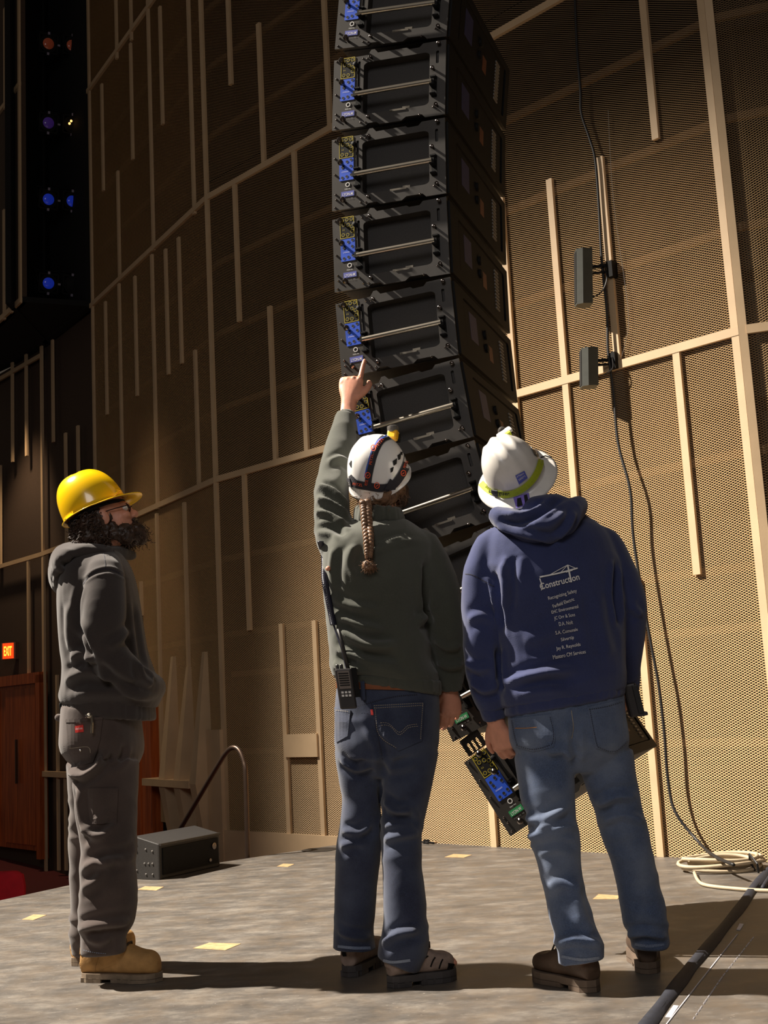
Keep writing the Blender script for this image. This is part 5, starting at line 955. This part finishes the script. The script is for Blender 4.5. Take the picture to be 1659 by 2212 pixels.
obj('yoke_seam', dashes(S, [(770, 1528), (800, 1518), (850, 1505), (900, 1500)], 1.6, 3, 1.5, .004), 'ribdark', jn2, fix=False, kind='stuff'); obj('centre_seam', ribbon(S, [(803, 1520), (812, 1570), (826, 1640)], 1.4, .002), 'ribdark', jn2, fix=False)
mb = MB(); loft(mb, skew(B2, [(728, 949, 1468, 0, .120, 6), (726, 951, 1472, 0, .124, 6), (726, 951, 1488, 0, .124, 6), (728, 949, 1491, 0, .121, 6)])); obj('belt', mb, 'belt', jn2, smooth='auto')
obj('belt_loop', MB().obox(B2.p(784, 1492, -.124), (.007, 0, 0), (0, .004, 0), (0, 0, .032)), 'denim', jn2)
# shoes
bt, Sb = boot(pb, H2, T2, 1.0, ('hiker', 'hikersole', 'lace'), .052, .10, .036, name='hiking_shoe'); obj('heel_tab', patch(Sb, [(722, 2052), (745, 2052), (742, 2066), (726, 2066)], .003), 'rearblk', bt, fix=False)
bt, Sb = boot(pb, H2r, T2r, 1.0, ('hiker', 'hikersole', 'lace'), .052, .10, .036, name='hiking_shoe'); obj('toe_cap', patch(Sb, [(968, 2080), (982, 2082), (985, 2100), (974, 2104), (966, 2092)], .003), 'rearblk', bt, fix=False)
for pts in ([(905, 2085), (915, 2072), (925, 2065)], [(930, 2088), (935, 2075), (940, 2068)], [(948, 2092), (952, 2080), (956, 2072)]): obj('overlay', ribbon(Sb, pts, 3, .002), 'rearblk', bt, fix=False)
# helmet
hb = B2.p(818, 1023, .02); AH = frame((.35, .72, .60), (-.14, -.56, .82)); Lk2 = local(hb, AH)
def hat2(az, t):
    c_, s_ = math.cos(az), math.sin(az); Lx, Wy, Hh = .127, .110, .142
    if t <= .06: k = 1 - t / .06; return Lk2(((Lx + .004 * k) * c_ - .004, (Wy + .004 * k) * s_, -.026 - .012 * k * max(0, -c_) + (.012 if c_ > .5 else 0) * k))
    ph = (t - .06) / .94 * PI / 2; r = math.cos(ph) ** .70; x, y = Lx * r * c_ - .004, Wy * r * s_; z = -.026 + (Hh + .026) * math.sin(ph) ** .92
    z += .005 * (math.exp(-((abs(y) - .045) / .010) ** 2)) * math.sin(ph) * (1 if x < .1 else 0); return Lk2((x, y, z))
V, Fc = shell_mesh(hat2, 80, 28); S = Surf(V, Fc); hat = S.obj('climbing_helmet', 'whitehat', pb); solidify(hat, .004); HS2 = S
obj('strap', ribbon(S, [(845, 942), (826, 950), (812, 972), (802, 1005), (796, 1035), (795, 1054)], 14, .003, 5), 'strap', hat, fix=False); obj('strap_edge', ribbon(S, [(835, 942), (817, 954), (804, 974), (794, 1006), (789, 1030)], 3, .0036, 5), 'strapblue', hat, fix=False)
obj('strap', ribbon(S, [(754, 1030), (768, 1044), (795, 1050), (825, 1054), (848, 1048), (866, 1026), (878, 1000), (882, 978)], 17, .0032, 5), 'strap', hat, fix=False)
pr = MB()
for cx, cy in ((807, 969), (795, 1026), (814, 1048), (869, 1022)):
    o_ = [(cx + 5 * math.cos(a), cy + 6 * math.sin(a)) for a in np.linspace(0, 2 * PI, 12)]; ribbon(S, o_, 1.7, .0048, 1, pr); ribbon(S, [(cx - 2, cy + 2), (cx + 2, cy - 1)], 1.7, .0048, 1, pr)
for a, b in (((815, 968), (829, 950)), ((803, 1004), (807, 982)), ((794, 1048), (796, 1036)), ((764, 1047), (784, 1050)), ((873, 1012), (880, 996))): text_on(S, 'PETZL', a, b, 5.5, .0048, 0, pr)
obj('strap_print', pr, 'redorange', hat, fix=False, kind='stuff')
obj('strap_clip', patch(S, [(829, 1057), (842, 1034), (856, 1044), (852, 1058)], .006, 5), 'strap', hat, fix=False); obj('strap_clip', patch(S, [(750, 1030), (758, 1033), (762, 1052), (752, 1048)], .006, 5), 'strap', hat, fix=False)
for po in ([(843, 1012), (850, 1008), (848, 1018), (844, 1021)], [(848, 996), (857, 990), (856, 1002), (850, 1006)], [(858, 984), (866, 978), (864, 992), (860, 994)], [(864, 977), (870, 972), (868, 984)], [(755, 1002), (760, 994), (759, 1010)]): obj('vent', patch(S, po, .0022, 4, .001), 'hole', hat, fix=False)
obj('rear_lip', ribbon(S, [(786, 1060), (794, 1061), (801, 1061)], 5, .002), 'scuff', hat, fix=False)
lp_ = B2.p(849, 941, .045); d_ = AH @ np.array((.75, 0, .62)); sdv = AH[:, 1]
hl = obj('headlamp', MB().obox(lp_ + np.array([0, 0.0, .0]), sdv * .020, d_ * .020, np.cross(d_, sdv) * .018), 'lampyellow', hat, bevel=.008); obj('lamp_rim', MB().lathe([(.017, .012), (.021, .02), (.021, .034), (.015, .037)], lp_ + AH @ np.array((0, 0, .0)), ZV * .9 + d_ * .3, 16), 'lampgrey', hl, smooth='auto'); obj('lamp_hinge', MB().obox(lp_ - AH[:, 2] * .012 + sdv * .0, sdv * .026, d_ * .012, AH[:, 2] * .006), 'rearblk', hl)
# hair, beard, braid
Lh = local(hc2, A2); mb = MB()
for o_, r_ in (((-.05, 0, -.02), (.062, .078, .06)), ((-.055, 0, -.065), (.04, .062, .045)), ((.0, .068, -.02), (.04, .016, .04)), ((.0, -.068, -.02), (.04, .016, .04))): mb.sphere(Lh(o_), r_, 18, 12, A2)
S = Surf(*remesh(mb, .005, 2)); S.wrinkle(.004, (70, 70, 24)); S.upd(); hr2 = S.obj('hair', 'brownhair', pb)
obj('stray_hair', curls(MB(), S, 120, lambda V, N: (N[:, 1] < .3) & (V[:, 2] < hc2[2] - .02), .04, .0012, .004, .8, 5), 'brownhair', hr2, fix=False, kind='stuff')
mb = MB()
for o_, r_ in (((.07, 0, -.09), (.042, .05, .04)), ((.03, -.058, -.06), (.05, .018, .05)), ((.03, .058, -.06), (.05, .018, .05)), ((.095, 0, -.046), (.014, .03, .008))): mb.sphere(Lh(o_), r_, 16, 10, A2)
S = Surf(*remesh(mb, .0045, 2)); S.wrinkle(.005, (60, 60, 60)); S.upd(); S.obj('beard', 'darkhair', pb)
bp_ = [(789, 1084), (791, 1100), (793, 1130), (796, 1160), (797, 1190), (797, 1207)]; cen = spline([SW2.hit(x, y)[0] + np.array([0, -.020 - .012 * (y < 1100), 0]) if y > 1118 else B2.p(x, y, -.075) for x, y in bp_], 10); cen[:, 1] = np.minimum(cen[:, 1], np.interp(range(len(cen)), [0, len(cen) - 1], [cen[0, 1], cen[-1, 1]]) + .01)
br = obj('braid', MB().tube(cen, [.006] * len(cen), 6), 'brownhair', pb, smooth=True)
n_ = len(cen) * 4; ci = np.stack([np.interp(np.linspace(0, len(cen) - 1, n_), range(len(cen)), cen[:, k]) for k in range(3)], 1)
for s_ in range(3):
    ph = 2 * PI * s_ / 3; P = [ci[i] + np.array([.0105 * math.sin(ph + i * .21 * 1.0), -.0065 * math.sin(2 * (ph + i * .21)), 0]) * np.interp(i / n_, [0, .7, 1], [1.25, 1, .7]) for i in range(n_)]; obj('strand', MB().tube(P, [float(np.interp(i / n_, [0, .7, 1], [.0104, .009, .006])) for i in range(n_)], 7), 'brownhair', br, smooth=True)
obj('hair_tie', MB().lathe([(.0085, -.008), (.0095, 0), (.0085, .008)], cen[-1] + np.array([0, 0, -.004]), ZV, 12), 'rearblk', br)
mb = MB(); mb.sphere(cen[-1] - ZV * .026, (.021, .017, .019), 14, 10); S = Surf(*remesh(mb, .004, 1)); S.wrinkle(.005, (90, 90, 60)); S.upd(); tf = S.obj('tuft', 'brownhair', br); obj('tuft_hair', curls(MB(), S, 130, lambda V, N: V[:, 2] < 9, .018, .0011, .002, .6, 6), 'brownhair', tf, fix=False, kind='stuff')
# two-way radio with coiled cord
q = lambda x, y, o_=-.02: SW2.hit(x, y)[0] + np.array([0, o_, 0]); rp = B2.p(747, 1488, -.150); rx = np.array([.99, .05, .0]); ru = np.array([-.10, .02, .995]); rn = np.cross(rx, ru)
rd = thing('two_way_radio', tuple(rp - ru * .075), 'black two-way radio clipped to the belt of the pointing man', 'radio')
obj('case', MB().obox(rp, rx * .029, rn * .018, ru * .068), 'radio', rd, bevel=.006); obj('front_panel', MB().obox(rp + ru * .03 - rn * .0 + np.array([0, -.019, 0]), rx * .02, rn * .0015, ru * .03), 'radiolabel', rd)
for i in range(6): obj('speaker_slot', MB().obox(rp + ru * (.012 + i * .008) + np.array([0, -.0215, 0]), rx * .017, rn * .001, ru * .0018), 'hole', rd)
for i in range(6): obj('key', MB().obox(rp + ru * (-.012 - .011 * (i // 3)) + rx * (-.012 + .012 * (i % 3)) + np.array([0, -.020, 0]), rx * .004, rn * .002, ru * .0035), 'white', rd)
obj('antenna', MB().tube([rp + ru * .065 + rx * .018, rp + ru * .16 + rx * .010, rp + ru * .205 + rx * .004], [.007, .006, .0045], 8), 'radio', rd, smooth=True)
for dx in (-.018, -.004): obj('knob', MB().lathe([(.006, 0), (.006, .014), (.004, .016)], rp + ru * .068 + rx * dx, ru, 10), 'radio', rd)
obj('belt_clip', MB().obox(rp + rx * .037 + ru * .02, rx * .009, rn * .012, ru * .05), 'rearblk', rd)
cp = [(693, 1172), (697, 1210), (702, 1250), (709, 1290), (716, 1325), (721, 1350)]; C0 = spline([q(x, y, -.012) for x, y in cp], 30); hx = []
for i in range(len(C0) * 6): j = i / 6; p = np.array([np.interp(j, range(len(C0)), C0[:, k]) for k in range(3)]); a = i * .75; hx.append(p + np.array([math.cos(a) * .0095, math.sin(a) * .0095 - .010, 0]))
obj('coiled_cord', MB().tube(hx, .0026, 5), 'cord', rd, smooth=True)
obj('straight_cord', MB().tube(cat_pts([C0[-1]] + [q(x, y, -.014) for x, y in ((727, 1368), (738, 1400), (745, 1430), (750, 1455))] + [rp + ru * .07 + rx * .02], 6), .0035, 6), 'cord', rd, smooth=True)
mc = SW2.hit(709, 1229)[0]; obj('clip_button', MB().sphere(mc + np.array([0, -.012, 0]), .009, 12, 8).tube([mc, mc + np.array([0, -.01, 0])], .004, 6), 'skin', rd, label='small pale clip knob on the back of the sweatshirt')

# ================================================================ man in navy hooded sweatshirt (right, seen from behind)
B3 = Body(4.07); H3 = atZ(1288, 2144); T3 = atZ(1163, 2112); H3r = atZ(1402, 2105); T3r = H3r + .30 * np.array([.12, .99, 0])
pc_ = thing('person', tuple((H3 + H3r) / 2), 'person in full-brim white hard hat, navy printed hooded sweatshirt and faded jeans', 'person', 'people standing on the stage')
TOR = [(1128, 1240, 1100, .03, .08), (1085, 1285, 1128, .02, .105), (1052, 1318, 1160, 0, .128), (1045, 1335, 1205, -.01, .138), (1052, 1343, 1265, -.02, .148), (1064, 1347, 1330, -.01, .148), (1074, 1350, 1400, 0, .148), (1078, 1352, 1450, 0, .15), (1076, 1352, 1485, 0, .146, -20), (1085, 1348, 1508, 0, .138, -40)]
LA = [(1108, 1160, 0, 34), (1066, 1186, 0, 42, .9), (1043, 1242, 0, 42), (1040, 1310, 0, 42), (1043, 1380, .0, 41), (1047, 1440, .01, 41), (1056, 1500, .02, 36), (1064, 1532, .03, 27)]
RA = [(1258, 1160, 0, 34), (1302, 1182, 0, 42, .9), (1331, 1237, .01, 42), (1350, 1300, .02, 43), (1356, 1360, .05, 36), (1357, 1420, .09, 30), (1357, 1462, .13, 25)]
PEL = [(1096, 1348, 1515, 0, .125, -34), (1098, 1351, 1560, 0, .132, -24), (1106, 1358, 1610, 0, .135, -12), (1155, 1330, 1668, 0, .065)]
LL = [(1174, 1630, -.01, 64, .92), (1181, 1700, -.02, 60, .92), (1195, 1800, -.04, 54), (1207, 1855, -.05, 47), (1219, 1920, -.06, 44), (1234, 1985, -.08, 45), (1249, 2035, -.09, 50), (1256, 2076, -.09, 50)]
RL = [(1306, 1630, .01, 62, .92), (1328, 1720, .02, 51), (1347, 1790, .04, 48), (1364, 1850, .05, 46), (1381, 1920, .07, 46), (1393, 1985, .09, 46), (1402, 2030, .10, 43), (1404, 2046, .10, 41)]
hc3 = B3.p(1127, 1060, .045); A3 = frame((-.08, .80, .58), (-.30, -.42, .84))
mb = MB(); loft(mb, skew(B3, TOR, .86)); loft(mb, B3.limb(LA, .66)); loft(mb, B3.limb(RA, .66)); loft(mb, skew(B3, PEL[:-1], .84)); loft(mb, B3.limb(LL, .72)); loft(mb, B3.limb(RL, .72))
loft(mb, [(B3.p(1172, 1140, .01), np.array([.07, 0, 0]), np.array([0, .07, 0])), (B3.p(1155, 1105, .02), np.array([.060, 0, 0]), np.array([0, .06, 0])), (B3.p(1130, 1062, .03), np.array([.058, 0, 0]), np.array([0, .058, 0]))]); head_prims(mb, hc3, A3, .93)
w3 = B3.p(1070, 1558, .03); loft(mb, [(B3.p(1063, 1528, .03), np.array([.034, 0, 0]), np.array([0, .028, 0])), (w3, np.array([.033, 0, 0]), np.array([0, .025, 0]))])
hand(mb, w3, (.30, .06, -1.0), (-.55, -.82, -.1), (.25, .9, .15), [(.55, .9, .6), (.6, 1.0, .6), (.65, 1.0, .6), (.7, 1.0, .6)], 1.02, .5, .04)
w3r = B3.p(1355, 1478, .15); hand(mb, w3r, (-.45, .4, -.8), (.6, .6, .1), (-.4, -.1, .6), [(.5, .7, .4)] * 4, 1.0, .5)
for h_, t_ in ((H3, T3), (H3r, T3r)):
    x = (t_ - h_) / np.linalg.norm(t_ - h_); yv = np.cross(ZV, x); loft(mb, [(h_ + x * .06 + ZV * .20, x * .045, yv * .04), (h_ + x * .06 + ZV * .10, x * .045, yv * .04), (h_ + x * .07 + ZV * .06, x * .05, yv * .035)]); loft(mb, [(h_ + x * .02 + ZV * .06, yv * .03, ZV * .02), (h_ + x * .14 + ZV * .06, yv * .036, ZV * .022), (h_ + x * .24 + ZV * .055, yv * .036, ZV * .014)])
S = Surf(*remesh(mb, 0.0048, 2)); body = S.obj('body', 'skin', pc_); eyes(hc3, A3, body)
mb = MB(); loft(mb, skew(B3, TOR)); loft(mb, B3.limb(LA)); loft(mb, B3.limb(RA)); S = Surf(*remesh(mb, .0065, 6))
S.wrinkle(.006, (5, 5, 13), [B3.p(1150, 1460, -.1), B3.p(1045, 1420, -.1), B3.p(1350, 1330, 0), B3.p(1260, 1470, -.1)], rad=.15); S.wrinkle(.003, (8, 8, 8), seed=2.7); S.upd()
for pts, w, a in (([(1062, 1235), (1078, 1290), (1085, 1360)], .013, -.026), ([(1085, 1215), (1092, 1260), (1090, 1320)], .014, .016), ([(1110, 1200), (1105, 1250)], .014, -.01), ([(1332, 1215), (1330, 1280), (1340, 1350)], .013, -.020), ([(1090, 1475), (1140, 1462), (1190, 1450), (1250, 1445)], .014, .016), ([(1120, 1480), (1180, 1472), (1230, 1475)], .014, -.012), ([(1075, 1400), (1080, 1450), (1085, 1490)], .012, -.02), ([(1005, 1430), (1030, 1445), (1060, 1440)], .013, .014), ([(1015, 1470), (1045, 1490), (1075, 1480)], .013, .016), ([(1365, 1310), (1385, 1330)], .012, .012), ([(1010, 1340), (1040, 1330), (1065, 1345)], .014, .010), ([(1130, 1385), (1180, 1370), (1240, 1330)], .022, .008), ([(1290, 1280), (1300, 1350), (1320, 1420)], .02, .008)):
    S.fold(pts, w, a)
S.smooth(1); S.upd(); HS3 = S; hd3 = S.obj('sweatshirt', 'navy', pc_)
obj('sleeve_seam', ribbon(S, [(1005, 1240), (1020, 1242), (1045, 1255), (1068, 1268)], 1.6, .0012), 'ribdark', hd3, fix=False)
mb = MB(); loft(mb, skew(B3, [(1080, 1350, 1494, 0, .142, -36), (1088, 1348, 1503, 0, .139, -40), (1089, 1347, 1520, 0, .138, -44), (1093, 1343, 1526, 0, .134, -44)])); Sb = Surf(*remesh(mb, .0065, 2)); Sb.wrinkle(.0025, (60, 60, 3)); Sb.upd(); Sb.obj('hem_band', 'navy', hd3)
for L_ in (LA, RA):
    a, b = L_[-2], L_[-1]; mb = MB(); q2 = lambda t, e: (a[0] + (b[0] - a[0]) * t, a[1] + (b[1] - a[1]) * t, a[2] + (b[2] - a[2]) * t, b[3] + e)
    loft(mb, B3.limb([q2(.5, 1.0), q2(.8, .5), q2(1.5, -1.5), q2(1.65, -3)])); Sb = Surf(*remesh(mb, .0055, 2)); Sb.wrinkle(.002, (80, 80, 10)); Sb.upd(); Sb.obj('cuff', 'navy', hd3)
# hood lying on the back
mb = MB(); loft(mb, B3.limb([(1082, 1118, -.04, 20, 2.2), (1105, 1128, -.075, 28, 1.6), (1140, 1138, -.10, 36, 1.25), (1175, 1138, -.11, 42, 1.1), (1206, 1126, -.10, 38, 1.2), (1226, 1112, -.06, 28, 1.6), (1232, 1106, 0, 22, 2.0)])); mb.sphere(B3.p(1185, 1146, -.115), (.055, .035, .045), 16, 10); mb.sphere(B3.p(1180, 1098, -.04), (.095, .09, .045), 18, 12)
S = Surf(*remesh(mb, .0065, 5))
for pts, w, a in (([(1078, 1120), (1120, 1128), (1170, 1105), (1215, 1080)], .012, -.018), ([(1075, 1135), (1110, 1150), (1160, 1160), (1195, 1172)], .011, .014), ([(1100, 1112), (1140, 1112), (1185, 1090)], .012, .012), ([(1200, 1165), (1225, 1140), (1242, 1105)], .011, .014), ([(1150, 1140), (1190, 1130), (1225, 1105)], .014, .010)): S.fold(pts, w, a, 3.95)
S.wrinkle(.004, (12, 12, 14)); S.smooth(1); S.upd(); ho3 = S.obj('hood', 'navy', hd3)
hs_ = S
# print on the back
pr = MB(); text_on(HS3, 'Construction', (1168, 1274), (1252, 1252), 13.5, .0035, .012, pr)
for pts, w in (([(1166, 1247), (1205, 1239), (1232, 1232), (1247, 1228)], 3.2), ([(1166, 1250), (1172, 1268)], 2.2), ([(1226, 1222), (1230, 1240), (1234, 1258)], 3.4), ([(1226, 1221), (1195, 1238), (1186, 1243)], 1.3), ([(1226, 1221), (1212, 1236)], 1.3), ([(1226, 1221), (1245, 1229)], 1.3), ([(1168, 1266), (1173, 1270), (1169, 1275)], 1.6), ([(1222, 1236), (1236, 1232)], 3.0)): ribbon(HS3, pts, w, .0035, 4, pr, 2)
for t_, a, b in (('Recognizing Safety', (1185, 1296), (1246, 1279)), ('Farfield Electric', (1195, 1313), (1241, 1297)), ('EHC Environmental', (1192, 1326), (1249, 1313)), ('JC Orr & Sons', (1198, 1340), (1242, 1331)), ('D.A. Nolt', (1208, 1352), (1237, 1347)), ('S.A. Comunale', (1200, 1370), (1248, 1362)), ('Silvertip', (1212, 1385), (1240, 1380)), ('Jay R. Reynolds', (1202, 1405), (1254, 1395)), ('Massaro CM Services', (1195, 1423), (1265, 1411))): text_on(HS3, t_, a, b, 7.5, .0035, .0, pr)
obj('back_print', pr, 'white', hd3, fix=False, label='white printed crane logo and list of names')
# jeans
mb = MB(); loft(mb, skew(B3, PEL)); loft(mb, B3.limb(LL)); loft(mb, B3.limb(RL)); S = Surf(*remesh(mb, .0065, 12))
S.wrinkle(.008, (6, 6, 17), [B3.p(1200, 1800, -.1), B3.p(1345, 1770, 0), B3.p(1250, 2040, -.1), B3.p(1400, 2010, .05)], rad=.15); S.upd()
for pts, w, a in (([(1125, 1760), (1170, 1775), (1230, 1740)], .014, .014), ([(1140, 1810), (1180, 1790), (1245, 1785)], .013, .016), ([(1150, 1835), (1200, 1820), (1248, 1830)], .012, -.012), ([(1290, 1740), (1330, 1720), (1375, 1720)], .013, .016), ([(1300, 1775), (1345, 1760), (1392, 1775)], .013, .014), ([(1240, 1640), (1220, 1620), (1180, 1625)], .014, .012), ([(1242, 1560), (1240, 1610), (1242, 1650)], .012, -.012), ([(1200, 2040), (1245, 2030), (1300, 2040)], .013, .016), ([(1355, 2020), (1395, 2015), (1440, 2025)], .012, .016), ([(1180, 1930), (1215, 1910), (1258, 1915)], .016, .008), ([(1240, 1900), (1255, 1980), (1285, 2020)], .02, .010)):
    S.fold(pts, w, a)
S.smooth(1); S.upd(); jn3 = S.obj('jeans', 'denim2', pc_)
obj('back_pocket', patch(S, [(1104, 1552), (1190, 1543), (1200, 1590), (1196, 1614), (1150, 1622), (1115, 1612)], .0035), 'denim2', jn3, fix=False); obj('back_pocket', patch(S, [(1270, 1528), (1345, 1510), (1357, 1600), (1325, 1626), (1287, 1615)], .0035), 'denim2', jn3, fix=False)
stx = MB()
for pts in ([(1272, 1533), (1310, 1526), (1344, 1515)], [(1273, 1531), (1284, 1590), (1290, 1613)], [(1290, 1612), (1325, 1622), (1354, 1600)], [(1108, 1556), (1114, 1590), (1120, 1610)], [(1118, 1609), (1150, 1617), (1192, 1610)], [(1192, 1610), (1196, 1585), (1188, 1547)]): dashes(S, pts, 1.3, 3, 1.6, .0055, stx)
obj('pocket_stitching', stx, 'ribdark', jn3, fix=False, kind='stuff'); obj('orange_stitch', ribbon(S, [(1115, 1573), (1140, 1573), (1160, 1571)], 1.4, .005), 'stitchorange', jn3, fix=False)
obj('centre_seam', ribbon(S, [(1234, 1535), (1238, 1570), (1234, 1595)], 1.5, .002), 'stitch', jn3, fix=False)
obj('hem', ribbon(S, [(1214, 2066), (1256, 2073), (1294, 2069)], 6, .002), 'denimhem', jn3, fix=False); obj('hem', ribbon(S, [(1372, 2040), (1403, 2044), (1434, 2040)], 6, .002), 'denimhem', jn3, fix=False)
boot(pc_, H3, T3, 1.0, ('brownboot', 'brownsole', 'lace'), .055, .12, .036, lug=False); boot(pc_, H3r, T3r, 1.0, ('brownboot', 'brownsole', 'lace'), .055, .12, .036, lug=False)
# full-brim hard hat
hb = B3.p(1115, 1030, .015); AH3 = frame_up((-.40, -.68, .61), (-.35, .70, .60)); Lk3 = local(hb, AH3)
def hat3(az, t):
    c_, s_ = math.cos(az), math.sin(az); Lx, Wy, Hh = .116, .102, .158
    if t <= .16: k = 1 - t / .16; lip = .040 + .010 * max(0, c_); return Lk3(((Lx + lip * k) * c_, (Wy + lip * k) * s_, .004 * (1 - k) - .016 * k ** 1.5))
    ph = (t - .16) / .84 * PI / 2; r = math.cos(ph) ** .72; x, y = Lx * r * c_, Wy * r * s_; z = Hh * math.sin(ph) ** .95
    g = math.sin(ph) ** .7; z += g * (.010 * math.exp(-(y / .013) ** 2) + .008 * math.exp(-((abs(y) - .042) / .011) ** 2)); return Lk3((x, y, z))
V, Fc = shell_mesh(hat3, 96, 34); S = Surf(V, Fc); hat = S.obj('hard_hat', 'scuff', pc_); solidify(hat, .003)
obj('strap', ribbon(S, [(1040, 1044), (1052, 1056), (1072, 1066), (1098, 1067), (1124, 1058), (1146, 1040), (1160, 1018), (1168, 994)], 14, .004, 5), 'lime', hat, fix=False)
obj('strap_buckle', patch(S, [(1064, 1056), (1076, 1058), (1078, 1074), (1067, 1073)], .008, 5), 'strap', hat, fix=False)
obj('strap_print', text_on(S, 'Energizer.', (1058, 1066), (1103, 1068), 8, .0055, .01), 'strap', hat, fix=False)
st_ = obj('sticker', patch(S, [(1113, 1027), (1132, 1017), (1139, 1032), (1121, 1046)], .003, 5, .001), 'violet', hat, fix=False, label='blue square sticker'); tx = MB(); text_on(S, 'SAFETY', (1121, 1038), (1135, 1029), 4, .0042, 0, tx); text_on(S, 'of Massaro', (1117, 1031), (1131, 1023), 4, .0042, 0, tx); obj('sticker_print', tx, 'white', hat, fix=False)
MT['purple'] = M('purple_sticker', (118, 98, 190), .5, vary=.25, vscale=60); obj('brim_sticker', patch(S, [(1109, 1074), (1142, 1064), (1147, 1088), (1116, 1098)], .003, 5, .001), 'purple', hat, fix=False, label='purple sticker with two dark standing figures on the brim')
fg = MB()
for po in ([(1118, 1078), (1126, 1076), (1130, 1092), (1118, 1096)], [(1132, 1070), (1139, 1069), (1143, 1087), (1135, 1089)]): fg2 = patch(S, po, .0045, 4, 0); fg.add(fg2.v, fg2.f)
obj('sticker_figures', fg, 'hole', hat, fix=False); obj('grey_sticker', patch(S, [(1143, 950), (1158, 962), (1162, 988), (1152, 982), (1145, 966)], .004, 5, .001), 'lampgrey', hat, fix=False)
lp_ = B3.p(1093, 938, .03); f_ = AH3[:, 0]; hl = obj('headlamp', MB().obox(lp_ + f_ * .012, AH3[:, 1] * .030, f_ * .015, AH3[:, 2] * .008), 'whitehat', hat, bevel=.008); obj('lamp_band', MB().obox(lp_ - f_ * .004 - AH3[:, 2] * .002, AH3[:, 1] * .016, f_ * .006, AH3[:, 2] * .008), 'lime', hl); obj('lamp_lens', MB().lathe([(.014, 0), (.016, .006), (.01, .01)], lp_ + f_ * .028, f_, 14), 'lampgrey', hl)
obj('cord_clip', MB().tube([onto(S, 1168, 990, .004), onto(S, 1178, 988, .006), onto(S, 1192, 992, .004)], .0022, 6), 'cable', hat)
Lh = local(hc3, A3); mb = MB()
for o_, r_ in (((-.05, 0, -.01), (.056, .074, .06)), ((-.055, 0, -.05), (.035, .06, .035))): mb.sphere(Lh(o_), r_, 16, 10, A3)
S = Surf(*remesh(mb, .005, 2)); S.wrinkle(.003, (80, 80, 40)); S.upd(); S.obj('hair', 'darkhair', pc_)
# phone holster on the right hip
p0 = B3.p(1366, 1512, .0); ho = thing('phone_holster', tuple(p0 - ZV * .05), 'black phone holster on the right hip of the man in navy', 'holster'); hu = np.array([-.16, 0, .98]); hx_ = np.array([.98, -.1, .16]); hn = np.cross(hx_, hu)
obj('pouch', MB().obox(p0, hx_ * .022, hn * .036, hu * .056), 'radio', ho, bevel=.008); obj('flap', MB().obox(p0 + hx_ * .012 - hn * .0 + np.array([0, -.036, 0]), hx_ * .010, hn * .004, hu * .048), 'cable', ho, bevel=.003); obj('foot_clip', MB().obox(p0 - hu * .052 + hx_ * .02, hx_ * .016, hn * .036, hu * .006), 'radio', ho, bevel=.003)
